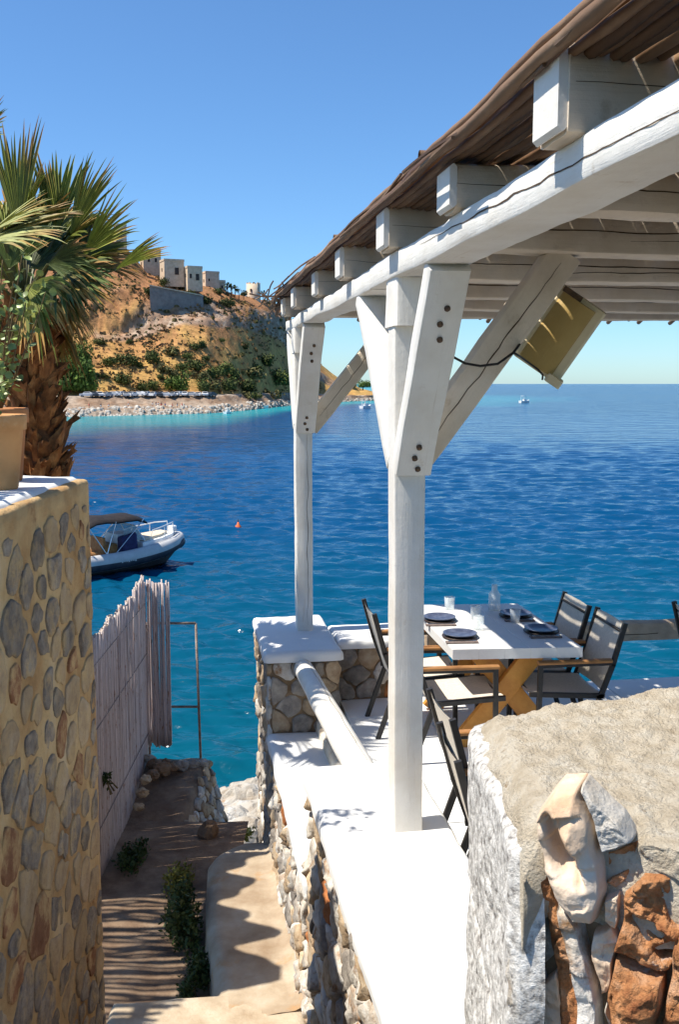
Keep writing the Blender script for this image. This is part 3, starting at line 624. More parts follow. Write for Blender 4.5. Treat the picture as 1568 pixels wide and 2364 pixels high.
# ------------------------------------------------------------------ bathers on the far beach (tiny)
def person_mesh():
    sk = [(0, 0, .92), (0, 0, 1.15), (0, 0, 1.40), (0, 0, 1.52), (0, .01, 1.66), (.19, 0, 1.38), (.25, .02, 1.10), (.24, -.05, .85), (-.19, 0, 1.38), (-.25, .02, 1.10), (-.24, -.05, .85), (.10, 0, .86), (.11, .02, .48), (.12, 0, .08), (.12, -.12, .03), (-.10, 0, .86), (-.11, .02, .48), (-.12, 0, .08), (-.12, -.12, .03)]
    ed = [(0, 1), (1, 2), (2, 3), (3, 4), (2, 5), (5, 6), (6, 7), (2, 8), (8, 9), (9, 10), (0, 11), (11, 12), (12, 13), (13, 14), (0, 15), (15, 16), (16, 17), (17, 18)]
    rad = [.15, .14, .16, .06, .10, .07, .05, .04, .07, .05, .04, .10, .07, .05, .04, .10, .07, .05, .04]
    me = bpy.data.meshes.new('body'); me.from_pydata(sk, ed, []); o = bpy.data.objects.new('tmp', me); C.objects.link(o)
    md = o.modifiers.new('skin', 'SKIN')
    for i, v in enumerate(me.skin_vertices[0].data): v.radius = (rad[i], rad[i]); v.use_root = (i == 0)
    o.modifiers.new('sub', 'SUBSURF').levels = 1
    dg = bpy.context.evaluated_depsgraph_get(); ev = bpy.data.meshes.new_from_object(o.evaluated_get(dg)); bpy.data.objects.remove(o); ev.materials.clear(); ev.materials.append(M['skin']); return ev
PM = person_mesh()
mbs = MB(); mbs.lathe((0, 0, 0), [(.17, .98), (.20, .90), (.21, .80), (.20, .72)], 10)
random.seed(3)
for i, (x, y) in enumerate(((352, 934), (360, 935), (365, 934), (372, 936), (381, 935), (398, 937), (409, 937), (296, 935), (250, 938), (205, 937), (232, 939), (420, 936))):
    p = on_hill(x, y + 5); e = empty('person', drop(p), None); b_ = link('body', PM, e, False); b_.rotation_euler.z = random.random() * 6
    cl = random.choice(['cloth_red', 'cloth_blue', 'boat_white']); new('swim_shorts', mbs.v, mbs.f, M[cl], e, True, False)
    tag(e, 'bather in swimwear standing on the far stony beach', 'person', 'bathers standing on the far beach')

# ------------------------------------------------------------------ small boats far out
def small_boat(x, y, L, rz, label, tall=0):
    a, b2 = ray(x, y); d = (SEA - CAMZ) / b2; p = Vector((a * d, d, SEA))
    e = empty('motor_boat', p, label, 'boat', None, rz)
    st = [(-.5, .17, .05), (-.2, .19, .03), (.15, .17, .04), (.36, .10, .07), (.5, .008, .12)]; vs = []; fs = []
    for t, hb, kz in st:
        for s, z in ((-1, .13), (-.75, -.02), (0, -.07), (.75, -.02), (1, .13)): vs.append((t * L, s * hb * L, (z + kz * (z > 0)) * L))
    for i in range(4):
        for k in range(4): fs.append((i * 5 + k, (i + 1) * 5 + k, (i + 1) * 5 + k + 1, i * 5 + k + 1))
        fs.append((i * 5, i * 5 + 4, (i + 1) * 5 + 4, (i + 1) * 5))
    fs.append((4, 3, 2, 1, 0)); new('hull', vs, fs, M['boat_white'], e, False, False)
    m = MB(); m.box((-.02 * L, 0, .24 * L), (.13 * L, 0, 0), (0, .10 * L, 0), (0, 0, .07 * L)); m.build('cabin', M['boat_white'], e, world=False)
    m = MB(); m.box((.115 * L, 0, .26 * L), (.004 * L, 0, 0), (0, .085 * L, 0), (0, 0, .03 * L)); m.build('windscreen', M['car_glass'], e, world=False)
    m = MB()
    m.box((-.1 * L, 0, (.40 + tall) * L), (.2 * L, 0, 0), (0, .14 * L, 0), (0, 0, .012 * L)); 
    for sx in (-.28, .08):
        for s in (-1, 1): m.tube([(sx * L, s * .12 * L, .15 * L), (sx * L, s * .12 * L, (.40 + tall) * L)], .012 * L, 5)
    m.build('canopy', M['boat_white'], e, world=False)
small_boat(526, 955, 3.6, 1.2, 'small white motor boat moored off the stony beach', .05)
small_boat(603, 943, 5.0, .2, 'low white launch lying close to the beach rocks')
small_boat(845, 943, 5.4, .9, 'white boat with a canopy moored off the tip of the cape', .08)
small_boat(1212, 930, 5.6, .6, 'tiny white boat far out alone on the open sea', .15)
small_boat(420, 952, 5.4, .1, 'white boat with low hull drawn up at the beach edge')

# ------------------------------------------------------------------ rigid inflatable boat
def rib():
    bow = at(411, 1240, 47.2); hd = R(44)
    ctr = bow - Vector((math.cos(hd), math.sin(hd), 0)) * 3.05; ctr.z = SEA
    e = empty('inflatable_boat', ctr, 'grey inflatable motor boat with black sun canopy moored off the reed fence', 'boat', None, hd)
    e.scale = (1.04, 1.08, 1.38)
    half = [(-3.0, 1.02, .50), (-2.0, 1.06, .50), (-.6, 1.08, .52), (.8, 1.0, .60), (1.8, .82, .70), (2.5, .52, .80), (2.9, .2, .86), (2.97, 0, .87)]
    path = [(x, -y, z) for x, y, z in half] + [(x, y, z) for x, y, z in reversed(half[:-1])]
    # smooth path
    sm = [Vector(p) for p in path]
    for _ in range(2):
        q = [sm[0]]
        for i in range(len(sm) - 1): q += [sm[i].lerp(sm[i + 1], .25), sm[i].lerp(sm[i + 1], .75)]
        sm = q + [sm[-1]]
    rr = [.27 - .06 * max(0, (p.x - 1.5) / 1.5) for p in sm]; rr[0] = rr[-1] = .17
    m = MB(); m.tube(sm, rr, 14); tb = m.build('tube', M['tube_grey'], e, True, False)
    out = [p + Vector((0, math.copysign(1, p.y) if abs(p.y) > .25 else 0, 0)) * .10 + Vector((.10 if p.x > 2.4 else 0, 0, -.07)) for p in sm]
    m = MB(); m.tube(out[2:-2], [r * .66 for r in rr[2:-2]], 12); m.build('rub_strake', M['tube_dark'], tb, True, False)
    st = [(-2.9, .82, -.25), (-1, .85, -.30), (.8, .78, -.25), (1.9, .52, -.02), (2.6, .18, .35), (2.85, .02, .6)]; vs = []; fs = []
    for x, hb, k in st: vs += [(x, -hb, .45 + max(0, x - 1) * .15), (x, -hb * .9, .12 + max(0, k) * .8), (x, 0, k), (x, hb * .9, .12 + max(0, k) * .8), (x, hb, .45 + max(0, x - 1) * .15)]
    for i in range(5):
        for k in range(4): fs.append((i * 5 + k, (i + 1) * 5 + k, (i + 1) * 5 + k + 1, i * 5 + k + 1))
    fs.append((4, 3, 2, 1, 0)); new('hull', vs, fs, M['boat_black'], e, False, False)
    m = MB(); m.add([(-2.9, -.85, .42), (-2.9, .85, .42), (.9, .8, .50), (.9, -.8, .50)], [(3, 2, 1, 0)]); m.build('deck', M['boat_cream'], e, False, False)
    # raised white bow moulding and cream sun pad
    m = MB(); top = [(.5, -.80, .95), (.5, .80, .95), (1.6, .66, 1.02), (2.35, .40, 1.10), (2.75, .0, 1.14), (2.35, -.40, 1.10), (1.6, -.66, 1.02)]
    bot = [(x, y * 1.06, .55) for x, y, z in top]; n = 7
    m.add(top + bot, [tuple(range(n))[::-1]] + [(i, (i + 1) % n, n + (i + 1) % n, n + i) for i in range(n)]); m.build('bow_moulding', M['boat_white'], e, False, False)
    m = MB(); pt = [(.7, -.6, 1.02), (.7, .6, 1.02), (1.6, .5, 1.07), (2.15, .26, 1.13), (2.15, -.26, 1.13), (1.6, -.5, 1.07)]; n = 6
    m.add([(x, y, z + .05) for x, y, z in pt] + [(x, y, z - .08) for x, y, z in pt], [tuple(range(n))[::-1]] + [(i, (i + 1) % n, n + (i + 1) % n, n + i) for i in range(n)]); m.build('sun_pad', M['boat_cream'], e, False, False)
    m = MB(); m.box((.05, .15, .85), (.55, 0, 0), (0, .55, 0), (0, 0, .42), .08); m.build('console', M['boat_white'], e, False, False)
    m = MB(); m.add([(.72, -.62, 1.0), (.72, .72, 1.0), (.30, .62, 1.52), (.30, -.52, 1.52), (-.35, -.62, 1.15), (-.35, .72, 1.15), (-.3, .62, 1.42), (-.3, -.52, 1.42)], [(0, 1, 2, 3), (4, 0, 3, 7), (1, 5, 6, 2)]); ws = m.build('windscreen', M['windscreen'], e, False, False)
    m = MB()
    for a, b_ in (((.72, -.62, 1.0), (.30, -.52, 1.52)), ((.30, -.52, 1.52), (.30, .62, 1.52)), ((.72, .72, 1.0), (.30, .62, 1.52)), ((.30, -.52, 1.52), (-.3, -.52, 1.42)), ((.72, -.62, 1.0), (.72, .72, 1.0))): m.tube([a, b_], .025, 6)
    m.build('frame', M['boat_white'], ws, False, False)
    m = MB(); m.box((-.15, -.62, .86), (.36, 0, .06), (0, .20, 0), (-.04, 0, .40), .06); m.build('covered_seat', M['navy'], e, False, False)
    m = MB(); m.box((-.9, .1, .72), (.32, 0, 0), (0, .55, 0), (0, 0, .26), .05); m.box((-1.2, .1, 1.02), (.06, 0, 0), (0, .55, 0), (0, 0, .2), .03); m.build('helm_seat', M['tan_seat'], e, False, False)
    m = MB(); m.box((-2.2, .1, .62), (.3, 0, 0), (0, .72, 0), (0, 0, .2), .05); m.box((-1.75, -.45, .62), (.25, 0, 0), (0, .2, 0), (0, 0, .18), .04); m.build('stern_bench', M['tan_seat'], e, False, False)
    # bimini
    vs = []; fs = []
    for i in range(7):
        x = -2.35 + i * .5
        for j in range(7):
            y = -1 + j / 3; z = 1.95 - .16 * y * y + .05 * math.sin(i * 1.5) - .02 * (i - 3) ** 2; vs.append((x, y * .95, z))
    for i in range(6):
        for j in range(6): fs.append((i * 7 + j, (i + 1) * 7 + j, (i + 1) * 7 + j + 1, i * 7 + j + 1))
    k = len(vs); vs += [(x, y, z - .05) for x, y, z in vs]; fs += [tuple(q + k for q in reversed(f)) for f in list(fs)]
    edge = [j for j in range(7)] + [i * 7 + 6 for i in range(1, 7)] + [42 + j for j in range(5, -1, -1)] + [i * 7 for i in range(5, 0, -1)]
    for i in range(len(edge)): a, b_ = edge[i], edge[(i + 1) % len(edge)]; fs.append((a, b_, b_ + k, a + k))
    bm_ = new('sun_canopy', vs, fs, M['bimini'], e, True, False)
    for s in (-1, 1):
        for (xa, xb) in ((-1.4, -2.3), (-1.4, -.9), (-1.0, .5)):
            m = MB(); m.tube([(xa, s * .98, .72), (xb, s * .93, 1.76)], .022, 6); m.build('canopy_pole', M['steel'], bm_, False, False)
    m = MB(); m.box((-3.15, .0, .95), (.26, 0, 0), (0, .24, 0), (0, 0, .38), .10); m.box((-3.1, 0, .3), (.12, 0, 0), (0, .08, 0), (0, 0, .6), .03); m.build('outboard_motor', M['boat_black'], e, False, False)
    m = MB(); m.tube([(-2.6, -.95, .7), (-2.65, -.9, 1.55), (-2.65, .9, 1.55), (-2.6, .95, .7)], .035, 8); m.build('stern_arch', M['boat_white'], e, False, False)
    for s in (-1, 1):
        m = MB(); m.tube([(.9, s * .80, 1.0), (1.0, s * .78, 1.32), (2.0, s * .52, 1.42), (2.5, s * .22, 1.45)], .022, 6); m.tube([(2.5, s * .22, 1.45), (2.5, s * .22, 1.1)], .025, 6); m.tube([(1.8, s * .58, 1.4), (1.8, s * .58, 1.02)], .02, 6); m.build('bow_rail', M['boat_white'], e, False, False)
    m = MB(); m.box((2.62, .0, 1.22), (.12, 0, 0), (0, .16, 0), (0, 0, .09), .03); m.build('anchor_winch', M['boat_white'], e, False, False)
    m = MB()
    for q in range(7): m.box((-.9 + q * .11, -1.345, .52), (.035, 0, 0), (0, .004, 0), (0, 0, .035 + .02 * (q % 3 == 0)))
    m.build('lettering', M['tube_grey'], tb, False, False)
rib()
# buoy
a, b2 = ray(550, 1222); d = (SEA - CAMZ) / b2; p = Vector((a * d, d, SEA))
e = empty('mooring_buoy', p, 'small orange mooring buoy floating beyond the inflatable boat', 'buoy')
m = MB(); m.lathe((0, 0, 0), [(.02, -.15), (.16, -.05), (.2, .08), (.17, .2), (.08, .3), (.05, .42), (.005, .45)], 16); m.build('float', M['buoy'], e, True, False)
m = MB(); m.tube([(0, 0, .42), (0, 0, .55)], .03, 6); m.build('ring', M['boat_black'], e, True, False)

# ================================================================== terrace
# ---- masonry
def vor(w, h, nx, ny, jit, seed):
    rnd = random.Random(seed); pts = []
    if jit > .465:
        tries = 0; ax0, ay0 = w / nx, h / ny; rs = []
        while tries < nx * ny * 60:
            tries += 1; q = (rnd.uniform(0, w), rnd.uniform(0, h)); r_ = rnd.choice((.50, .62, .8, 1.0, 1.25)) if tries < nx * ny * 30 else .5
            if all(math.hypot((q[0] - p[0]) / ax0, (q[1] - p[1]) / ay0) > (r_ + r2) * .52 for p, r2 in zip(pts, rs)): pts.append(q); rs.append(r_)
    for j in range(ny if jit <= .465 else 0):
        for i in range(nx):
            pts.append(((i + .5 + (j % 2) * .5 - .25 + rnd.uniform(-jit, jit)) * w / nx, (j + .5 + rnd.uniform(-jit, jit)) * h / ny))
    cells = []; ax, ay = w / nx, h / ny
    for i, (px, py) in enumerate(pts):
        poly = [(0, 0), (w, 0), (w, h), (0, h)]
        for k, (qx, qy) in enumerate(pts):
            if k == i or abs(qx - px) > 3 * ax or abs(qy - py) > 3 * ay: continue
            mx, my = (px + qx) / 2, (py + qy) / 2; nx_, ny_ = qx - px, qy - py; out = []
            for a in range(len(poly)):
                A, B = poly[a], poly[(a + 1) % len(poly)]
                da = (A[0] - mx) * nx_ + (A[1] - my) * ny_; db = (B[0] - mx) * nx_ + (B[1] - my) * ny_
                if da <= 0: out.append(A)
                if da * db < 0: t = da / (da - db); out.append((A[0] + (B[0] - A[0]) * t, A[1] + (B[1] - A[1]) * t))
            poly = out
            if len(poly) < 3: break
        if len(poly) >= 3: cells.append(poly)
    return cells
def stones(fn, w, h, nx, ny, parent, mats, seed, gap=.012, prot=.03, jit=.36, skip=0.0, rough=.3, name='stone', filt=None, gv=0.0):
    """masonry face: every stone an irregular, slightly domed block of its own; fn(a, b, depth) -> world"""
    rnd = random.Random(seed + 100)
    for poly in vor(w, h, nx, ny, jit, seed):
        if rnd.random() < skip: continue
        cx = sum(p[0] for p in poly) / len(poly); cy = sum(p[1] for p in poly) / len(poly)
        if filt and not filt(cx, cy): continue
        # round the corners once
        q = []
        for i in range(len(poly)):
            A, B = poly[i], poly[(i + 1) % len(poly)]
            L = math.hypot(B[0] - A[0], B[1] - A[1])
            if L < .004: continue
            c1 = rnd.uniform(.06, .20); q += [(A[0] + (B[0] - A[0]) * c1, A[1] + (B[1] - A[1]) * c1)]
            if L > .06:
                for fr_ in ((.36, .66) if L > .13 else (.5,)):
                    wob = rnd.uniform(-.13, .06) * min(L, .2); q += [(A[0] + (B[0] - A[0]) * fr_ - (B[1] - A[1]) / L * wob, A[1] + (B[1] - A[1]) * fr_ + (B[0] - A[0]) / L * wob)]
            c2 = rnd.uniform(.80, .94); q += [(A[0] + (B[0] - A[0]) * c2, A[1] + (B[1] - A[1]) * c2)]
        if len(q) < 5: continue
        q2 = []
        for i in range(len(q)):
            A, B = q[i], q[(i + 1) % len(q)]; L = math.hypot(B[0] - A[0], B[1] - A[1]); ns = max(1, min(3, int(L / .035)))
            for t_ in range(ns):
                X, Y = A[0] + (B[0] - A[0]) * t_ / ns, A[1] + (B[1] - A[1]) * t_ / ns; kk = .011 if L > .02 else .004
                q2.append((X + noise.noise(Vector((X * 24, Y * 24, seed + 3.3))) * kk, Y + noise.noise(Vector((X * 24, Y * 24, seed + 8.8))) * kk))
        q = q2
        size = min(max(p[0] for p in q) - min(p[0] for p in q), max(p[1] for p in q) - min(p[1] for p in q))
        if size < gap * 2.5: continue
        g_ = gap * rnd.uniform(.7 - gv * .15, 1.8 + gv * .6); k = max(.35, 1 - 2 * g_ / size); pr = prot * rnd.uniform(.35, 1.35); n = len(q)
        tx, ty = rnd.uniform(-.35, .35) * pr / size, rnd.uniform(-.35, .35) * pr / size
        vs = []
        for sc, dp in ((1.0, -.012), (.985, .55), (.87, .95), (.45, 1.0)):
            for (x, y) in q:
                X, Y = cx + (x - cx) * k * sc, cy + (y - cy) * k * sc
                nn = noise.noise(Vector((X * 22 + seed, Y * 22, sc))) * rough * pr if sc < 1 else 0
                X += noise.noise(Vector((X * 30, Y * 30, seed))) * .004; Y += noise.noise(Vector((X * 30, Y * 30, seed + 5))) * .004
                dd = dp if dp < 0 else dp * pr + nn + (X - cx) * tx * 2 + (Y - cy) * ty * 2
                vs.append(fn(X, Y, dd))
        fs = [(r_ * n + i, r_ * n + (i + 1) % n, (r_ + 1) * n + (i + 1) % n, (r_ + 1) * n + i) for r_ in range(3) for i in range(n)] + [tuple(3 * n + i for i in range(n))]
        new(name, vs, fs, M[rnd.choices([m_[0] for m_ in mats], [m_[1] for m_ in mats])[0]], parent, True)
def block(name, corners, z0, z1, mat_, parent, res=.09, amp=.008, bev=.03, seed=0, ztop=None, only=None):
    """plastered masonry block over a quadrilateral plan (4 world xy corners, counter-clockwise): softly uneven, rounded arrises"""
    a, b, c, d = [Vector((p.x, p.y, 0)) for p in corners]
    nu = max(2, int((b - a).length / res)); nv = max(2, int((d - a).length / res)); nz = max(2, int((z1 - z0) / res))
    def grid(vals, n): return vals
    def axis(n, L):
        e = min(bev / max(L, 1e-6), .3); t = [0, e * .3, e] + [e + (1 - 2 * e) * i / n for i in range(1, n)] + [1 - e, 1 - e * .3, 1]; return t
    tu, tv, tz = axis(nu, (b - a).length), axis(nv, (d - a).length), axis(nz, z1 - z0)
    idx = {}; vs = []; fs = []
    def vert(i, j, k):
        if (i, j, k) in idx: return idx[(i, j, k)]
        s, t, h = tu[i], tv[j], tz[k]
        p = a.lerp(b, s).lerp(d.lerp(c, s), t); p.z = z0 + (z1 - z0) * h
        # rounded arris: pull corner lines in
        ctr = (a + c) / 2; ctr.z = (z0 + z1) / 2
        on = (i in (0, len(tu) - 1)) + (j in (0, len(tv) - 1)) + (k in (len(tz) - 1,))
        near = [min(s, 1 - s) * (b - a).length, min(t, 1 - t) * (d - a).length, (1 - h) * (z1 - z0)]
        cnt = sorted(near); dd = cnt[0] + cnt[1]
        if dd < bev:
            f = (1 - dd / bev) * bev * .42
            dirv = Vector((0, 0, 0))
            if near[0] < bev: dirv += ((b - a).normalized() * (1 if s < .5 else -1))
            if near[1] < bev: dirv += ((d - a).normalized() * (1 if t < .5 else -1))
            if near[2] < bev: dirv += Vector((0, 0, -1))
            p += dirv * f
        q = p * 3.2 + Vector((seed * 5, 0, 0))
        off = Vector((noise.noise(q), noise.noise(q + Vector((31, 0, 0))), noise.noise(q + Vector((0, 31, 0))) * .7)) * amp + Vector((noise.noise(q * 3.7), noise.noise(q * 3.7 + Vector((9, 0, 0))), noise.noise(q * 3.7 + Vector((0, 9, 0))))) * amp * .4
        if k == 0: off.z = 0
        p += off
        idx[(i, j, k)] = len(vs); vs.append(p); return idx[(i, j, k)]
    I, J, K = len(tu) - 1, len(tv) - 1, len(tz) - 1
    for i in range(I):
        for j in range(J): fs.append((vert(i, j, K), vert(i + 1, j, K), vert(i + 1, j + 1, K), vert(i, j + 1, K)))
    for k in range(K):
        for i in range(I):
            fs.append((vert(i, 0, k), vert(i + 1, 0, k), vert(i + 1, 0, k + 1), vert(i, 0, k + 1))); fs.append((vert(i + 1, J, k), vert(i, J, k), vert(i, J, k + 1), vert(i + 1, J, k + 1)))
        for j in range(J):
            fs.append((vert(0, j + 1, k), vert(0, j, k), vert(0, j, k + 1), vert(0, j + 1, k + 1))); fs.append((vert(I, j, k), vert(I, j + 1, k), vert(I, j + 1, k + 1), vert(I, j, k + 1)))
    return new(name, vs, fs, M[mat_], parent, True)
def quad(u0, u1, v0, v1): return [F(u0, v0, 0), F(u0, v1, 0), F(u1, v1, 0), F(u1, v0, 0)]

# floor slab: white painted paving slabs on a base
base = block('terrace_base', quad(-2.6, 3.55, .0, 6.5), -2.5, -.03, 'mortar_pale', None, res=.5, amp=0)
tag(base, 'stone base carrying the white terrace floor', kind='structure')
rnd = random.Random(4); u = -2.05; row = 0
while u < 3.5:
    du = .62; v = .23 - (row % 2) * .3
    while v < 6.4:
        dv = rnd.choice([.75, .9, 1.05]); a0 = max(v, .225)
        m = MB(); uc, vc = (u + min(u + du, 3.54)) / 2, (a0 + v + dv) / 2
        m.box(F(uc, vc, -.018 + rnd.uniform(-.002, .002)), V * ((v + dv - a0) / 2 - .004), U * ((min(u + du, 3.54) - u) / 2 - .004), (0, 0, .018), .004)
        m.build('paving_slab', M['plaster'], base); v += dv
    u += du; row += 1

# parapet walls (sections of one whitewashed rubble wall, plus pillar)
WS = [('stone_white', 4.5), ('stone_tan', 2.6), ('stone_orange', .2), ('stone_grey', 1.9)]
VL, VR = -.375, .21
par = empty('parapet_wall', F(0, -.08, -1.3), 'whitewashed rubble parapet carrying the near pergola post beside the alley', 'wall')
core = block('wall', quad(-2.02, .75, VL + .045, VR), -1.8, .44, 'mortar_pale', par, res=.12, amp=.012, seed=1)
cap = block('coping', quad(-2.05, .78, VL - .005, VR + .01), .42, .50, 'plaster', par, res=.05, amp=.010, bev=.032, seed=2)
def left_face(u0, vface, z0, lean=.0):
    return lambda a, b, dp: F(u0 + a, vface - dp - (1.0 - min(b / 1.5, 1)) * lean, z0 + b)
stones(left_face(-2.0, VL + .045, -1.25, .02), 2.74, 1.70, 9, 12, par, WS, 5, gap=.007, prot=.03, rough=1.0, jit=.47)
stones(lambda a, b, dp: F(.75 + dp, VL + .05 + a, -.2 + b), .53, .5, 3, 3, par, WS, 9, gap=.01, prot=.03)
# low ledge in the gap
led = empty('ledge_wall', F(1.9, -.08, -1.3), 'low whitewashed ledge under the log rail between parapet and pillar', 'wall')
block('wall', quad(.76, 3.04, VL + .05, VR), -1.8, -.18, 'mortar_pale', led, res=.14, amp=.012, seed=3)
block('coping', quad(.74, 3.05, VL, VR + .012), -.21, -.13, 'plaster', led, res=.05, amp=.010, bev=.03, seed=4)
stones(left_face(.78, VL + .05, -1.25, .02), 2.25, 1.05, 8, 8, led, WS, 15, gap=.007, prot=.03, rough=1.0, jit=.47)
# pillar and far wall
pil = empty('corner_pillar', F(3.6, -.08, -1.3), 'whitewashed stone corner pillar carrying the far pergola post', 'pillar')
block('wall', quad(3.05, 4.2, VL + .03, .185), -2.6, .45, 'mortar_brown', pil, res=.12, amp=.010, seed=5)
block('coping', quad(3.0, 4.22, VL - .02, .21), .425, .50, 'plaster', pil, res=.05, amp=.009, bev=.03, seed=6)
stones(left_face(3.06, VL + .03, -2.2, .0), 1.12, 2.6, 5, 18, pil, WS, 25, gap=.007, prot=.03, rough=.7, jit=.46)
WS2 = [('stone_grey', 3), ('stone_tan', 3), ('stone_orange', 2), ('stone_white', .6)]
stones(lambda a, b, dp: F(3.05 - dp, VL + .04 + a, -.14 + b), .52, .565, 3, 4, pil, WS2, 34, gap=.008, prot=.022, jit=.16, rough=.9)
fw = empty('far_parapet', F(3.6, .55, 0), 'white topped stone parapet at the sea edge behind the chairs', 'wall')
block('wall', quad(3.36, 3.85, .19, .86), -1, .44, 'mortar_brown', fw, res=.12, amp=.008, seed=7)
block('coping', quad(3.33, 3.88, .215, .88), .42, .49, 'plaster', fw, res=.05, amp=.008, bev=.028, seed=8)
stones(lambda a, b, dp: F(3.36 - dp, .21 + a, .0 + b), .65, .42, 3, 3, fw, WS2, 41, gap=.008, prot=.022, jit=.18, rough=.9)

# log rail
lr = empty('log_rail', F(2, -.06, -.13), 'white painted log rail slanting between the parapet and the corner pillar', 'rail')
pts = []; rad = []
for i in range(26):
    t = i / 25; p = F(3.12 - 2.42 * t, -.10 + .07 * t, .375 + .02 * t); p += Vector((noise.noise(Vector((t * 4, 0, 1))) * .008, 0, noise.noise(Vector((t * 4, 3, 1))) * .008)); pts.append(p)
    rad.append((.072 + .014 * t) * (1 + .05 * noise.noise(Vector((t * 9, 1, 1)))))
m = MB(); m.tube(pts, rad, 16); m.build('log', M['white_paint'], lr, True)
crack(pts[1] + Vector((.02, 0, .0735)), pts[24] + Vector((.02, 0, .0865)), (0.2, 0, 1), .002, lr, 3, 40)
m = MB(); m.tube([pts[0] + U * .05, pts[1] - U * .02], .092, 16, False); m.build('socket', M['crack'], lr, True)

# sea side wooden rail
sr = empty('sea_rail', F(3.45, 2.6, 0), 'timber rail with white top, shade painted in brown, along the sea edge of the terrace', 'rail')
beam('rail', F(3.40, .95, .46), F(3.40, 6.0, .46), U * .07, Vector((0, 0, .075)), M['shaded_rail_wood'], sr, amp=.008, seed=31)
crack(F(3.328, 1.2, .44), F(3.328, 5.0, .45), -U, .004, sr, 5)
for v in (1.35, 3.9): beam('post', F(3.40, v, -.05), F(3.40, v, .39), U * .05, V * .05, M['shaded_cream_paint'], sr, seed=int(v * 7))

# ------------------------------------------------------------------ pergola
pg = empty('pergola', F(0, 0, .5), 'white timber pergola roofed with brown canes over the sea terrace', 'pergola')
Zb = 2.94; Zj = 3.04
for i, uu in enumerate((0.0, 3.716)):
    po = beam('post', F(uu, 0, .485), F(uu + (-.0), -.012, Zb), V * .066, U * .066, M['white_paint'], pg, bev=.012, amp=.004, seed=40 + i, taper=1.07)
    if i: crack(F(uu - .0685, .02, .55), F(uu - .0715, .02, 2.1), -U, .0024, po, 6 + i)
    beam('post_head', F(uu, 0, 2.74), F(uu, 0, Zb - .003), V * .085, U * .12, M['white_paint'], pg, bev=.02, seed=50 + i)
    for s, (ub, zb_, ut) in (('near', (-.06, 2.14, -.62)), ('away', (.06, 2.16, .85))):
        if i == 1 and s == 'away': ut = .5
        d = (F(uu + ut, 0, Zb + .01) - F(uu + ub, 0, zb_)).normalized(); nrm = d.cross(V).normalized()
        p0 = F(uu + ub, 0, zb_); p1 = F(uu + ut, 0, Zb - .005)
        br = beam('brace', p0, p1, V * .078, nrm * .05, M['white_paint'], pg, bev=.01, amp=.004, seed=60 + i * 5 + len(s))
        if s == 'near':
            nn = nrm if nrm.dot(-U) > 0 else -nrm
            for q in (.04, .10, .16, .70, .77, .84):
                c = p0.lerp(p1, q) + nn * .052 + V * (.012 * math.sin(q * 40)); m = MB(); m.tube([c - nn * .006, c + nn * .007], .012, 10); m.build('bolt', M['bolt'], br, True)
    p0 = F(uu + .02, .01 if i == 0 else .05, 2.15); p1 = F(uu + (-.08 if i == 0 else .24), .655 if i == 0 else .82, Zj + .01); d = (p1 - p0).normalized(); nrm = d.cross(U).normalized()
    br = beam('brace', p0, p1, nrm * .072, U * .055, M['shaded_cream_paint'] if i == 0 else M['shaded_cream_paint'], pg, bev=.012, amp=.004, seed=71 + i)
    crack(p0.lerp(p1, .1) - U * .058, p0.lerp(p1, .95) - U * .058, -U, .003, br, 12 + i)
# main beam in two lengths
Bm = (Zb + Zj) / 2
b1 = beam('main_beam', F(-3.3, 0, Bm), F(.42, 0, Bm), V * .092, Vector((0, 0, .052)), M['white_paint'], pg, bev=.014, amp=.006, seed=80, seg=60)
b2_ = beam('main_beam', F(.425, -.002, Bm - .004), F(4.32, 0, Bm - .01), V * .086, Vector((0, 0, .049)), M['white_paint'], pg, bev=.012, amp=.005, seed=81, seg=60, taper=.86)
crack(F(-2.6, -.1, Bm - .01), F(-.55, -.1, Bm + .02), -V, .0028, b1, 2, 60)
b3 = beam('main_beam', F(-3.3, 4.35, Bm), F(4.3, 4.35, Bm), V * .09, Vector((0, 0, .052)), M['white_paint'], pg, bev=.014, amp=.006, seed=82)
for uu in (-2.6, 3.7): beam('post', F(uu, 4.35, -.01), F(uu, 4.35, Zb), V * .07, U * .07, M['white_paint'], pg, seed=90)
# joists
JU = [-3.05, -2.0, -1.04, -.11, 1.03, 2.1, 3.1, 3.97]; JH = [.19, .195, .145, .168, .165, .16, .155, .15]
for i, (uu, h) in enumerate(zip(JU, JH)):
    jo = beam('joist', F(uu, -.125 + .012 * math.sin(i * 4), Zj + h / 2), F(uu, 4.6, Zj + h / 2), U * (.085 if i != 2 else .075), Vector((0, 0, h / 2)), M['shaded_cream_paint'], pg, bev=.03 if i == 2 else .014, amp=.006, seed=100 + i, seg=44)
    m = MB(); m.box(F(uu, -.135 + .012 * math.sin(i * 4), Zj + h / 2), U * .078, V * .012, (0, 0, h / 2 - .006), .01); m.build('joist_end', M['white_paint'], jo)  # sunlit end coloured white against joist sides coloured for shade
    hw = (.085 if i != 2 else .075) + .0065
    crack(F(uu - hw, -.12, Zj + h * .55), F(uu - hw, 2.8, Zj + h * .45), -U, .0034, jo, 20 + i, 50)
    if i in (3, 4): crack(F(uu - hw, .9, Zj + h * .3), F(uu - hw, 3.6, Zj + h * .33), -U, .003, jo, 40 + i, 50)
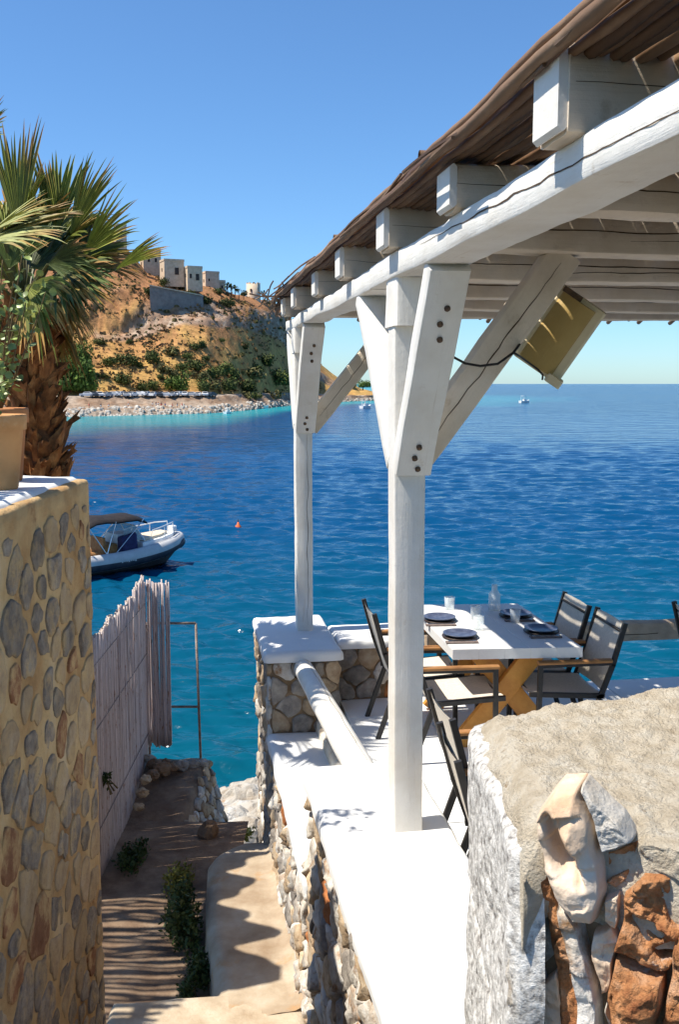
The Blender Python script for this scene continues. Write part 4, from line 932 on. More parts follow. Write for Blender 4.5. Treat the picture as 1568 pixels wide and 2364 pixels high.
# cane roof: two layers laid along u over the joists
def cane_mesh(seed, L=7.9, r=.015, axis='y', sag=True, n=22, knots=True):
    rnd = random.Random(seed); m = MB(); pts = []; rad = []; ph = rnd.uniform(0, 6)
    for i in range(n + 1):
        t = i / n; y = -L / 2 + L * t
        x = .012 * noise.noise(Vector((t * 5, seed, 0))) ; z = .010 * noise.noise(Vector((t * 6, seed, 4)))
        pts.append((x, y, z)); rad.append(r * (1 - .25 * t if seed % 2 else .75 + .25 * t) * (1.0 + (.10 if i % 2 else -.03)))
    m.tube(pts, rad, 7)
    me = bpy.data.meshes.new('cane'); me.from_pydata([tuple(v) for v in m.v], [], m.f); me.materials.append(M['cane']); me.polygons.foreach_set('use_smooth', [True] * len(me.polygons)); return me
CM = [cane_mesh(s, r=.013 + .006 * random.Random(s).random()) for s in range(8)]
rnd = random.Random(77)
def sag_z(uu):
    k = 0
    for a, b in zip(JU[:-1], JU[1:]):
        if a <= uu <= b: k = -.012 * math.sin(math.pi * (uu - a) / (b - a))
    return k
top = Zj + .172
roof = empty('tmp', (0, 0, 0)); bpy.data.objects.remove(roof)
# canes bend over the joists, so each layer's mesh carries the sag
CS = []
for s in range(9):
    r = .0125 + .006 * random.Random(s).random(); L0, L1 = -3.2 + random.Random(s + 3).uniform(-.1, .1), 4.62 + random.Random(s + 9).uniform(-.35, .25)
    pts = []; rad = []; n = 64
    for i in range(n + 1):
        t = i / n; uu = L0 + (L1 - L0) * t; pts.append((.007 * noise.noise(Vector((t * 9, s, 0))), uu, sag_z(uu) * random.Random(s + 5).uniform(.6, 1.1) + .004 * noise.noise(Vector((t * 14, s, 4))) - (max(0, uu - 4.1) ** 2) * .25))
        rad.append(r * (1.16 if i % 4 == 0 else .97))
    m = MB(); m.tube(pts, rad, 7); me = bpy.data.meshes.new('cane'); me.from_pydata([tuple(v) for v in m.v], [], m.f); me.materials.append(M['cane']); me.polygons.foreach_set('use_smooth', [True] * len(me.polygons)); CS.append(me)
rf = empty('tmp', (0, 0, 0)); bpy.data.objects.remove(rf)
rp = MB(); rp.tube([F(-3.1, -.12, top + .06), F(4.4, -.12, top + .045)], .012, 6); cane_roof = rp.build('cane_roof', M['cane'], pg, True)
def lay(v, z, mesh, rz=0.0, name='cane'):
    o = bpy.data.objects.new(name, mesh); C.objects.link(o); o.parent = cane_roof
    p = F(0, v, z) - wt(cane_roof); o.location = p; o.rotation_euler = (0, rnd.uniform(0, .02), -ANG + rz); return o
v = -.17; i = 0
while v < 4.7:
    lay(v, top + rnd.uniform(-.003, .006), CS[i % 9], rnd.uniform(-.004, .004)); v += rnd.uniform(.027, .034) + (.014 if rnd.random() < .14 else 0); i += 1
v = -.16
while v < 4.7:
    lay(v, top + .030 + rnd.uniform(-.003, .010), CS[(i * 5) % 9], rnd.uniform(-.007, .007)); v += rnd.uniform(.040, .066); i += 1
# thin wispy edge stalks
TH = []
for s in range(5):
    rr = random.Random(s + 50); L = rr.uniform(.9, 2.2); m = MB(); m.tube([(.03 * noise.noise(Vector((q / 5, s, 0))), -L / 2 + L * q / 8, .02 * noise.noise(Vector((q / 4, s, 3)))) for q in range(9)], [.006] * 9, 5)
    me = bpy.data.meshes.new('stalk'); me.from_pydata([tuple(x) for x in m.v], [], m.f); me.materials.append(M['cane']); TH.append(me)
for k in range(16):
    uu = rnd.uniform(-3, 4.9); o = bpy.data.objects.new('stalk', rnd.choice(TH)); C.objects.link(o); o.parent = cane_roof
    o.location = F(uu, rnd.uniform(-.19, -.15) if k % 3 else rnd.uniform(-.15, .2), top + rnd.uniform(-.01, .07) + sag_z(uu)) - wt(cane_roof); o.rotation_euler = (rnd.uniform(-.02, .02), 0, -ANG + rnd.uniform(-.03, .03))
for k in range(26):   # loose frayed ends at the far edge
    o = bpy.data.objects.new('stalk', rnd.choice(TH)); C.objects.link(o); o.parent = cane_roof
    o.location = F(rnd.uniform(3.7, 4.6), rnd.uniform(-.3, .5), top + rnd.uniform(-.06, .05)) - wt(cane_roof); o.rotation_euler = (rnd.uniform(-.2, .05), 0, -ANG + rnd.uniform(-.5, .5)); o.scale = (1, .45, 1)
# hollow bamboo battens across the top
for uu, r, dz in ((-.71, .021, .075), (-.66, .011, .066), (1.26, .019, .072), (1.21, .012, .068)):
    a, b_ = F(uu, -.135, top + dz), F(uu + .02, 4.6, top + dz); m = MB(); m.tube([a, b_], r, 10, False); m.tube([a + V * .0, a + V * .12], r * .82, 10, False); o = m.build('batten', M['cane'], cane_roof, True)
    m = MB(); m.tube([a + V * .015, a + V * .02], r * .83, 10); m.build('hollow', M['cane_inside'], o)

# fixture on the brace
c = at(1293, 772, 4.78); ax = (at(1300, 650, 4.78) - at(1190, 808, 4.78)).normalized(); ay = (at(1400, 714, 4.78) - at(1300, 650, 4.78)); ay = (ay - ax * ay.dot(ax)).normalized(); an = ay.cross(ax).normalized()
if an.y > 0: an = -an
an = (an + Vector((-.22, 0, -.18))).normalized(); ay = ax.cross(an).normalized(); ay = ay if ay.x > 0 else -ay
fx = empty('hanging_fixture', c, 'tilted cream box fixture with rounded ochre front fixed to the pergola brace', 'fixture')
m = MB(); m.box(c - an * .03, ax * .198, ay * .125, an * .05, .012); m.build('casing', M['fixture_case'], fx)
vs = []; n = 12
for i in range(n + 1):
    t = i / n * 2 - 1
    for s in (-1, 1): vs.append(c + ax * s * .178 - ay * .012 + ay * t * .100 + an * (.021 + .045 * (1 - t * t)))
vs2 = [p_ - an * .02 if k in (0, 1, 2 * n, 2 * n + 1) else p_ for k, p_ in enumerate(vs)]
fs = [(2 * i, 2 * i + 1, 2 * i + 3, 2 * i + 2) for i in range(n)] + [tuple(2 * i for i in range(n, -1, -1)), tuple(2 * i + 1 for i in range(n + 1))]
new('front_panel', vs2, fs, M['fixture_front'], fx)
m = MB(); m.box(c + ax * .19 - ay * .06 + an * .03, ax * .012, ay * .05, an * .02); m.build('bracket', M['bolt'], fx)
m = MB(); m.box(c - ax * .188 + ay * .10 + an * .02, ax * .020, ay * .04, an * .035, .008); m.build('end_cap', M['fixture_case'], fx)
cb = empty('power_cable', at(1020, 795, 4.5), 'thin black cable looping from the pergola post to the tilted fixture', 'cable')
P = [(1010, 775, 4.22), (1022, 797, 4.22), (1045, 823, 4.22), (1075, 839, 4.22), (1110, 845, 4.22), (1150, 840, 4.22), (1185, 815, 4.22), (1208, 785, 4.36), (1225, 752, 4.6), (1240, 722, 4.62), (1252, 706, 4.64), (1262, 706, 4.66)]
m = MB(); m.tube([at(*p_) for p_ in P], .0055, 7); m.build('cord', M['cable'], cb, True)
m = MB(); m.tube([at(*p_) for p_ in [(1186, 814, 4.22), (1200, 822, 4.4), (1222, 838, 4.6), (1243, 853, 4.62), (1254, 866, 4.63), (1253, 876, 4.65)]], .005, 7); m.build('cord', M['cable'], cb, True)

# ------------------------------------------------------------------ table and settings
tl, tr_, bl_, br_ = Vector((.753, 6.44, 0)), Vector((1.632, 6.50, 0)), Vector((.555, 7.78, 0)), Vector((1.45, 7.84, 0))
tu = (bl_ - tl).normalized(); tv = (tr_ - tl).normalized(); tc_ = (tl + tr_ + bl_ + br_) / 4
tb = empty('dining_table', tc_, 'white topped dining table on crossed orange wooden trestles, laid for four', 'table')
LU, LV = (bl_ - tl).length, (tr_ - tl).length
npl = 5
for i in range(npl):
    cc = tl + tu * LU / 2 + tv * (LV * (i + .5) / npl); m = MB(); m.box(cc + Vector((0, 0, .715)), tu * LU / 2, tv * (LV / npl / 2 - (.0006 if 0 < i < npl - 1 else .0003)), (0, 0, .035), .0025); m.build('plank', M['table_white'], tb)
for uu in (.24, LU - .30):
    for s in (-1, 1):
        c0 = tl + tu * uu + tv * (LV / 2 + s * .34); c1 = tl + tu * uu + tv * (LV / 2 - s * .20); ofs = tu * (.027 * s)
        p0 = c0 + ofs + Vector((0, 0, .0)); p1 = c1 + ofs + Vector((0, 0, .679)); d = (p1 - p0).normalized(); nn = d.cross(tu).normalized()
        beam('leg', p0, p1, nn * .072, tu * .026, M['trestle'], tb, bev=.006, amp=.002, seed=int(uu * 10) + s)
    m = MB(); m.box(tl + tu * uu + tv * LV / 2 + Vector((0, 0, .655)), tv * .32, tu * .05, (0, 0, .022)); m.build('crossbar', M['trestle'], tb)
m = MB(); m.box(tl + tu * LU / 2 + tv * LV / 2 + Vector((0, 0, .34)), tu * (LU / 2 - .33), tv * .02, (0, 0, .05)); m.build('stretcher', M['trestle'], tb)
def setting(x, y, lab, nap):
    p = Vector((x, y, .7503)); e = empty('plate', p, lab, 'plate', None)
    m = MB(); m.lathe((0, 0, .012), [(.0, .004), (.085, .004), (.118, .020), (.120, .024), (.114, .024), (.083, .010), (.0, .010)], 28); m.build('dish', M['plate'], e, True, False)
    m = MB(); m.lathe((0, 0, 0), [(.0, .0), (.112, .0), (.126, .010), (.126, .015), (.110, .014), (.0, .014)], 28); m.build('charger', M['plate_rim'], e, True, False)
    for s, q in nap:
        pass
setting(.745, 7.25, 'dark blue plate in full sun beside the far chair left of the table', ())
setting(.838, 6.76, 'dark blue plate in full sun at the open end of the table', ())
setting(1.335, 7.38, 'dark blue plate in shade with a tumbler standing in front of it', ())
setting(1.432, 6.90, 'dark blue plate in shade beside the armchair nearest the open end', ())
for k, (x, y) in enumerate(((.74, 7.10), (.835, 6.61), (1.34, 7.235), (1.435, 6.755))):
    lab = ['folded grey napkin with cutlery before the sunlit plate by the far chair', 'folded grey napkin with cutlery before the sunlit plate at the table end', 'folded grey napkin with cutlery before the shaded plate by the tumbler', 'folded grey napkin with cutlery before the shaded plate by the armchair'][k]
    e = empty('napkin', (x, y, .7503), lab, 'napkin', None, math.atan2(tv.y, tv.x))
    m = MB(); m.box((0, 0, .006), (.11, 0, 0), (0, .026, 0), (0, 0, .005), .002); m.build('cloth', M['napkin'], e, False, False)
    m = MB(); m.box((0, 0, .0135), (.095, 0, 0), (0, .006, 0), (0, 0, .002)); m.build('knife', M['steel'], e, False, False)
    m = MB(); m.box((-.02, .014, .0135), (.07, 0, 0), (0, .004, 0), (0, 0, .002)); m.box((.065, .014, .0135), (.022, 0, 0), (0, .010, 0), (0, 0, .002)); m.build('fork', M['steel'], e, False, False)
def tumbler(x, y, h, r, lab, cat='glass', neck=None):
    m = MB()
    if neck: prof = [(.0, .0), (r, .0), (r, h * .62), (neck, h * .78), (neck, h), (neck - .003, h), (neck - .003, h * .78), (r - .004, h * .61), (r - .004, .006), (.0, .006)]
    else: prof = [(.0, .0), (r * .85, .0), (r, h), (r - .003, h), (r * .85 - .004, .010), (.0, .010)]
    m.lathe((x, y, .7503), prof, 24); o = m.build('water_bottle' if neck else 'drinking_glass', M['glass'], None, True); tag(o, lab, cat)
tumbler(.86, 7.62, .10, .042, 'clear tumbler at the sea end of the table by the sunlit half')
tumbler(1.21, 7.62, .20, .048, 'clear glass water bottle at the sea end of the table', 'bottle', .024)
tumbler(1.30, 7.20, .10, .040, 'clear tumbler standing in front of a shaded plate')
tumbler(1.00, 6.98, .10, .040, 'clear tumbler between the two sunlit plates at the shadow line')
tumbler(1.02, 7.30, .10, .040, 'clear tumbler in the shade at the middle of the table')

# ------------------------------------------------------------------ chairs
def chair_proto():
    e = empty('armchair', (0, 0, 0)); W = .245   # faces +x
    for s in (-1, 1):
        y = s * W
        def bar(name, pts, r=.0135, par_=e):
            m = MB()
            for a, b_ in zip(pts[:-1], pts[1:]):
                a, b_ = Vector(a), Vector(b_); d = (b_ - a).normalized(); sd = Vector((0, 1, 0)); up = d.cross(sd).normalized()
                m.box((a + b_) / 2, d * ((b_ - a).length / 2 + r * .4), sd * r, up * r * 1.25, .003)
            return m.build(name, M['black_metal'], par_, False, False)
        bar('back_upright', [(-.22, y, .40), (-.30, y, .62), (-.375, y, .90)])
        bar('seat_rail', [(-.24, y, .405), (.27, y, .435)])
        bar('rear_leg', [(-.20, y, .41), (-.345, y, .0)])
        fl = bar('front_leg', [(.215, y * 1.02, .0), (.205, y * 1.02, .635)])
        bar('arm_support', [(.21, y * 1.02, .627), (-.285, y * 1.02, .632)], .010)
        m = MB(); m.box((-.03, y * 1.03, .652), (.255, 0, .0), (0, .026, 0), (0, 0, .011), .006); m.build('armrest', M['teak'], e, False, False)
    def sling(name, prof, hw):
        vs = []; n = len(prof); q = [-1, -.5, 0, .5, 1]
        for (x, z) in prof:
            for t in q: vs.append((x - .018 * (1 - t * t) * (1 if name == 'back_sling' else 0), t * hw, z - .016 * (1 - t * t) * (0 if name == 'back_sling' else 1)))
        fs = [(i * 5 + k, i * 5 + k + 1, (i + 1) * 5 + k + 1, (i + 1) * 5 + k) for i in range(n - 1) for k in range(4)]
        k0 = len(vs); dz = Vector((.004, 0, -.004)); vs = [Vector(v_) for v_ in vs]; vs += [v_ + dz for v_ in vs]; fs += [tuple(q_ + k0 for q_ in reversed(f)) for f in list(fs)]
        return new(name, vs, fs, M['sling'], e, True, False)
    sling('seat_sling', [(-.235, .425), (-.1, .428), (.05, .437), (.2, .448), (.272, .446)], .235)
    sling('back_sling', [(-.235, .44), (-.29, .62), (-.33, .75), (-.372, .895)], .235)
    for (x, z) in ((-.355, .845), (-.22, .40), (.25, .425)):
        m = MB(); m.tube([(x, -W, z), (x, W, z)], .010, 8); m.build('crossbar', M['black_metal'], e, True, False)
    return e
cp_ = chair_proto(); first = [True]
TA = math.atan2(V.y, V.x)
def chair(x, y, rz, lab):
    o = cp_ if first[0] else copy_tree(cp_); first[0] = False
    o.location = (x, y, 0); o.rotation_euler = (0, 0, rz); tag(o, lab, 'chair', 'sling armchairs on the terrace'); return o
chair(.585, 7.10, TA - .03, 'black framed sling armchair with its back to the corner pillar, half hidden by the post')
chair(.80, 6.60, TA - .05, 'black framed sling armchair tucked under the sunlit long side of the table')
chair(1.52, 6.74, TA + math.pi - .04, 'black framed sling armchair under the shaded side of the table at its open end')
chair(1.41, 7.27, TA + math.pi - .02, 'black framed sling armchair under the shaded side of the table at its sea end')
chair(2.88, 7.02, TA - .02, 'black framed sling armchair turned away from the laid table beside the sea rail')
chair(.88, 4.90, TA - .02, 'black framed sling armchair behind the parapet, the one next to the trestle')
chair(.865, 4.34, TA - .10, 'black framed sling armchair behind the parapet and half hidden by the rough stone wall')

# ------------------------------------------------------------------ foreground stone wall
def fore():
    e = empty('rough_stone_wall', (.7, 1.9, .4), 'rough cement topped stone wall of big grey and rust coloured rocks beside the parapet', 'wall')
    X0, Y0, Y1 = .318, 1.60, 2.27; ZT = 1.745; SL = .55
    # cement top with a rounded broken edge
    nx, ny = 170, 110; vs = []; fs = []
    for j in range(ny + 1):
        for i in range(nx + 1):
            s, t = i / nx, j / ny; x = X0 + s * 1.15; yb = Y1 + (x - X0) * .34 + .015 * noise.noise(Vector((x * 4, 3, 0))); yf = Y0 + .03 - SL * (x - .42) * min(1, max(0, (x - X0) / .1)) + .035 * noise.noise(Vector((x * 6, 1, 0)))
            y = yf + (yb - yf) * t; z = ZT + (x - X0) * .015
            p = Vector((x, y, z)); z += .014 * fbm(p * 4) + .007 * fbm(p * 15) + .006 * fbm(p * 48, 4)
            z -= .004 * max(0, noise.voronoi(p * 14)[0][0] < .12)
            ex = min(s * 1.15, .06) / .06; ez = min((1 - t) * (yb - yf), .06) / .06; ef = min(t * (yb - yf), .07) / .07
            z -= .05 * ((1 - ex) ** 2 + (1 - ez) ** 2 + (1 - ef) ** 2)
            vs.append(Vector((x + (.018 * noise.noise(Vector((y * 7, z * 3, 5))) if i == 0 else 0), y, z)))
    n = nx + 1; fs = [(j * n + i, j * n + i + 1, (j + 1) * n + i + 1, (j + 1) * n + i) for j in range(ny) for i in range(nx)]
    k = len(vs)
    border = [i for i in range(n)] + [(j + 1) * n - 1 for j in range(1, ny + 1)] + [ny * n + i for i in range(nx - 1, -1, -1)] + [j * n for j in range(ny - 1, 0, -1)]
    vs += [vs[b_] + Vector((0, 0, -.13)) for b_ in border]; nb = len(border)
    fs += [(border[i], k + i, k + (i + 1) % nb, border[(i + 1) % nb]) for i in range(nb)]
    new('cement_top', vs, fs, M['cement_top'], e, True)
    a_, b_, c_, d_ = (X0 + .02, 1.64 - SL * (X0 + .02 - .42) + .01), (X0 + 1.1, 1.64 - SL * (X0 + 1.1 - .42) + .01), (X0 + 1.1, 2.6), (X0 + .02, 2.26)
    new('core', [Vector((*q, z)) for z in (-.9, 1.67) for q in (a_, b_, c_, d_)], [(3, 2, 1, 0), (4, 5, 6, 7), (0, 1, 5, 4), (1, 2, 6, 5), (2, 3, 7, 6), (3, 0, 4, 7)], M['mortar_brown'], e)
    def rock_face(poly, fn, seed, matn, pr=.03, am=.006, freq=9, pit=.004, pf=26, dome=.0, dips=(), rag=.011, n=11, nr=34, fac=.012, ff=16):
        """a single irregular stone: dense relief over a polygon, fn(a, b, depth) -> world"""
        cy = sum(p_[0] for p_ in poly) / len(poly); cz = sum(p_[1] for p_ in poly) / len(poly); ring = []
        for i in range(len(poly)):
            A, B = poly[i], poly[(i + 1) % len(poly)]
            for q in range(n): t = q / n; ring.append((A[0] + (B[0] - A[0]) * t, A[1] + (B[1] - A[1]) * t))
        vs = []; m_ = len(ring)
        for r_ in range(nr + 1):
            sc = 1 - (r_ / nr) * .985
            for (y, z) in ring:
                Y, Z = cy + (y - cy) * sc, cz + (z - cz) * sc; p_ = Vector((seed * 1.7, Y, Z)); edge = min(r_ / 4, 1)
                Y += rag * noise.noise(p_ * 16); Z += rag * noise.noise(p_ * 16 + Vector((0, seed, 9)))
                dd = -.03 * (r_ == 0) + pr * math.sin(edge * math.pi / 2) + dome * (1 - sc * sc) + edge * (am * fbm(p_ * freq, 6) + am * .9 * noise.noise(p_ * freq * .35) + am * .25 * fbm(p_ * freq * 6, 3) - pit * max(0, .42 - noise.voronoi(p_ * pf)[0][0]) * 2.4)
                if fac:
                    vp = noise.voronoi(Vector((0, Y, Z)) * ff + Vector((seed, 0, 0)))[1][0]; q_ = Vector((0, Y, Z)) * ff + Vector((seed, 0, 0)) - vp
                    dd += edge * fac * (noise.noise(vp * 5.1) + q_.y * noise.noise(vp * 3.3 + Vector((7, 0, 0))) * 1.8 + q_.z * noise.noise(vp * 3.7 + Vector((0, 7, 0))) * 1.8)
                for (qa, qb, qr, qd) in dips: dd -= qd * math.exp(-(((Y - qa) ** 2 + (Z - qb) ** 2) / qr ** 2))
                vs.append(fn(Y, Z, dd))
        fs = [(r_ * m_ + i, r_ * m_ + (i + 1) % m_, (r_ + 1) * m_ + (i + 1) % m_, (r_ + 1) * m_ + i) for r_ in range(nr) for i in range(m_)] + [tuple(nr * m_ + i for i in range(m_))]
        return new('stone', vs, fs, M[matn], e, True)
    side = lambda y, z, dd: Vector((X0 + .012 - dd, y, z))
    G = dict(fac=.004, ff=9)
    rock_face([(2.27, 1.715), (1.66, 1.70), (1.615, 1.42), (1.66, 1.17), (1.90, 1.28), (2.27, 1.34)], side, 1, 'granite', .03, .008, 7, .006, 30, n=12, nr=34, **G)
    rock_face([(2.27, 1.33), (1.91, 1.265), (1.67, 1.155), (1.63, .98), (1.75, .86), (2.27, .92)], side, 2, 'granite', .024, .009, 7, .006, 30, n=12, nr=30, **G)
    rock_face([(2.27, .905), (1.76, .845), (1.63, .95), (1.60, .50), (1.68, .30), (2.27, .30)], side, 3, 'granite', .03, .009, 7, .006, 30, n=12, nr=30, **G)
    # front face stones, outlined in the plane of the face
    def P(*pp):
        out = []
        for x, y in pp:
            a_ = ray(x, y)[0]; q = at(x, y, (1.64 + SL * .42) / (1 + SL * a_)); out.append((q.x, q.z))
        return out
    nf = Vector((-SL, -1, 0)).normalized()
    front = lambda x, z, dd: Vector((x, 1.64 - SL * (x - .42), z)) + nf * dd
    hole = P((1290, 1880))[0]; hole2 = P((1350, 1990))[0]
    rock_face(P((1258, 1850), (1300, 1800), (1350, 1795), (1378, 1880), (1396, 1970), (1402, 2050), (1385, 2112), (1345, 2104), (1302, 2045), (1274, 1985), (1256, 1915)), front, 4, 'rock_pale', .04, .010, 8, .002, 30, .035, tuple((hole[0] + .0045 * q_, hole[1] - .012 * q_, .010 + .0015 * q_, .030) for q_ in range(-1, 7)) + tuple((hole2[0] + .004 * q_, hole2[1] - .008 * q_, .007, .016) for q_ in range(3)), .007, 10, 40)
    rock_face(P((1352, 1800), (1400, 1850), (1440, 1885), (1468, 1935), (1440, 1948), (1402, 1958), (1380, 1880)), front, 5, 'stone_white', .035, .008, 12, .002, 30, .0, (), .004)
    rock_face(P((1398, 1965), (1440, 1955), (1470, 1945), (1462, 2000), (1420, 2040), (1404, 2030)), front, 6, 'rock_orange', .0, .010, 14, .004, 34, .0, ())
    rock_face(P((1246, 1990), (1268, 1995), (1290, 2080), (1330, 2180), (1348, 2290), (1346, 2420), (1312, 2420), (1296, 2260), (1268, 2120)), front, 7, 'rock_orange', .018, .012, 16, .008, 40, .0, ())
    rock_face(P((1272, 1992), (1300, 2055), (1345, 2112), (1366, 2190), (1392, 2300), (1400, 2420), (1356, 2420), (1352, 2290), (1330, 2170), (1294, 2075)), front, 8, 'stone_white', .035, .010, 9, .002, 30, .01, ())
    hA = P((1500, 2120))[0]; hB = P((1530, 2190))[0]; hC = P((1470, 2110))[0]
    rock_face(P((1452, 2050), (1490, 2010), (1540, 2015), (1600, 2040), (1590, 2130), (1560, 2230), (1500, 2230), (1430, 2180), (1440, 2110)), front, 9, 'rock_orange', .030, .026, 12, .012, 34, .01, tuple((h_[0] + .006 * q_, h_[1] - .005 * q_ * w_, .009, .03) for h_, w_ in ((hA, 1), (hB, -1), (hC, 2)) for q_ in range(4)), .010, 12, 44)
    rock_face(P((1425, 2190), (1495, 2235), (1545, 2240), (1530, 2330), (1500, 2420), (1430, 2380), (1412, 2280)), front, 10, 'rock_orange', .05, .014, 9, .005, 34, .02, (), .005, 9, 30)
    rock_face(P((1568, 2140), (1640, 2060), (1700, 2420), (1510, 2420), (1540, 2330), (1552, 2245)), front, 11, 'rock_orange', .035, .018, 11, .008, 34, .015, (), .006, 9, 30)
    rock_face(P((1205, 2120), (1240, 2150), (1262, 2260), (1250, 2340), (1262, 2420), (1190, 2420), (1186, 2220)), front, 12, 'stone_white', .030, .014, 10, .004, 30, .01, ())
    rock_face(P((1264, 2260), (1288, 2240), (1306, 2330), (1306, 2420), (1268, 2420), (1256, 2340)), front, 13, 'rock_pale', .012, .010, 12, .004, 30)
    rock_face(P((1376, 2140), (1412, 2120), (1434, 2150), (1408, 2280), (1396, 2290), (1374, 2190)), front, 14, 'rock_pale', .025, .010, 12, .004, 30)
    rock_face(P((1404, 2300), (1424, 2380), (1470, 2420), (1404, 2420)), front, 15, 'stone_white', .03, .010, 12, .003, 30)
    rock_face(P((1215, 1960), (1240, 1985), (1262, 2090), (1282, 2200), (1260, 2230), (1232, 2130), (1205, 2100)), front, 16, 'cement_top', .004, .010, 14, .006, 34)
    rock_face(P((1408, 2055), (1445, 2045), (1436, 2130), (1412, 2110)), front, 17, 'rock_pale', .02, .010, 14, .006, 34)
    rock_face(P((1480, 1940), (1600, 1960), (1600, 2030), (1540, 2008), (1490, 2004), (1462, 2010)), front, 18, 'cement_top', .01, .010, 12, .006, 34)
fore()

# ================================================================== alley
# lower path, landing and stairs behind the viewer
def sheet(name, x0, x1, y0, y1, zf, mt, res=.08, kind='structure', label=None):
    nx, ny = int((x1 - x0) / res), int((y1 - y0) / res); vs = []
    for j in range(ny + 1):
        for i in range(nx + 1):
            x, y = x0 + (x1 - x0) * i / nx, y0 + (y1 - y0) * j / ny; vs.append((x, y, zf(x, y)))
    n = nx + 1; fs = [(j * n + i, j * n + i + 1, (j + 1) * n + i + 1, (j + 1) * n + i) for j in range(ny) for i in range(nx)]
    o = new(name, vs, fs, M[mt], None, True); tag(o, label, kind=kind); return o
sheet('alley_path', -2.05, -.80, 5.2, 8.35, lambda x, y: -1.30 + .012 * fbm(Vector((x * 3, y * 3, 0))) + .004 * fbm(Vector((x * 14, y * 14, 0))) - .03 * max(0, y - 7.6), 'path', .06, label='worn brown earth and concrete path running down the alley')
land = block('landing', [Vector((-1.3, 4.75, 0)), Vector((-.18, 4.75, 0)), Vector((-.20, 5.42, 0)), Vector((-1.3, 5.30, 0))], -1.9, -1.0, 'landing', None, res=.06, amp=.012, bev=.03, seed=9); tag(land, 'sunlit cream concrete landing at the head of the alley path', kind='structure')
st = None
for i in range(11):
    y1 = 4.752 - i * .42; z = -1.0 + (i + 1) * .17
    if z > .92: break
    s_ = block('stair_step', [Vector((-1.3, y1 - .42, 0)), Vector((.05, y1 - .42, 0)), Vector((-.12 + i * .02, y1, 0)), Vector((-1.3, y1, 0))], -2.0, z, 'landing', None, res=.2, amp=.006, bev=.02, seed=i); tag(s_, 'cream concrete stair step', kind='structure')
# the plastered ledge along the parapet foot
be = empty('alley_bench', (-.6, 6.3, -1.3), 'low rounded plaster ledge along the foot of the parapet in the alley', 'ledge')
def bench():
    vs = []; n = 44; m_ = 14; prof = []
    for i in range(n + 1):
        t = i / n; u0 = .93 + 2.23 * t; endr = max(0, (t - .82) / .18)
        vl = -.86 - .0 * t + .26 * endr ** 2 + .015 * math.sin(t * 9); vr = VL + .05
        for k in range(m_ + 1):
            s = k / m_
            if k == 0: p = F(u0, vl - .01, -1.34)
            elif k == 1: p = F(u0, vl, -1.07)
            else:
                q = (k - 1) / (m_ - 1); v_ = vl + (vr - vl) * q; z = -1.0 - .05 * (1 - min(q / .18, 1)) ** 2 + .07 * max(0, (q - .8) / .2) ** 2 - .05 * endr ** 2
                p = F(u0, v_, z)
            p += Vector((0, 0, .010 * fbm(p * 3.5))); vs.append(p)
    w_ = m_ + 1; fs = [(i * w_ + k, i * w_ + k + 1, (i + 1) * w_ + k + 1, (i + 1) * w_ + k) for i in range(n) for k in range(m_)]
    k0 = len(vs); vs += [Vector((p.x, p.y, -1.9)) for p in vs[n * w_:(n + 1) * w_]]; fs += [(n * w_ + k, n * w_ + k + 1, k0 + k + 1, k0 + k) for k in range(m_)]
    new('ledge', vs, fs, M['bench'], be, True)
bench()
# ramp at the end of the path with rubble sides
rp_ = empty('stone_ramp', (-1.5, 8.8, -1.4), 'short earth topped ramp with rubble stone sides at the end of the alley', 'ramp')
vs = []; nx, ny = 16, 26
for j in range(ny + 1):
    for i in range(nx + 1):
        s, t = i / nx, j / ny; y = 8.15 + 1.25 * t; xr = -1.40 + .10 * t; x = -1.92 + (xr + 1.92) * s
        vs.append(Vector((x, y, -1.36 + .20 * min(t * 1.1, 1) + .02 * fbm(Vector((x * 4, y * 4, 2))) - .03 * (s > .97))))
n = nx + 1; fs = [(j * n + i, j * n + i + 1, (j + 1) * n + i + 1, (j + 1) * n + i) for j in range(ny) for i in range(nx)]
k0 = len(vs); rb = [j * n + nx for j in range(ny + 1)] + [ny * n + i for i in range(nx - 1, -1, -1)]; vs += [Vector((vs[b_].x + (.24 + .3 * max(0, vs[b_].z + 1.37) if vs[b_].x > -1.45 else 0), vs[b_].y, -2.3)) for b_ in rb]
fs += [(rb[i], k0 + i, k0 + i + 1, rb[i + 1]) for i in range(len(rb) - 1)]
new('ramp_top', vs, fs, M['path'], rp_, True)
def rside(a, b_, dp):
    y = 8.2 + a; t = (y - 8.15) / 1.25; zt = -1.36 + .20 * min(t * 1.1, 1); z = -1.95 + b_; hh = zt + 2.3; k = (zt - z) / hh; return Vector((-1.40 + .10 * t + .010 + dp + (.24 + .3 * max(0, zt + 1.37)) * k, y, z))
stones(rside, 1.2, 1.06, 8, 9, rp_, [('stone_white', 3), ('stone_tan', 3), ('stone_grey', 1.5)], 61, gap=.005, prot=.022, jit=.48, rough=.9, filt=lambda a, b_: -1.95 + b_ < -1.37 + .20 * min((a + .05) / 1.25 * 1.1, 1) - .02)
random.seed(31)
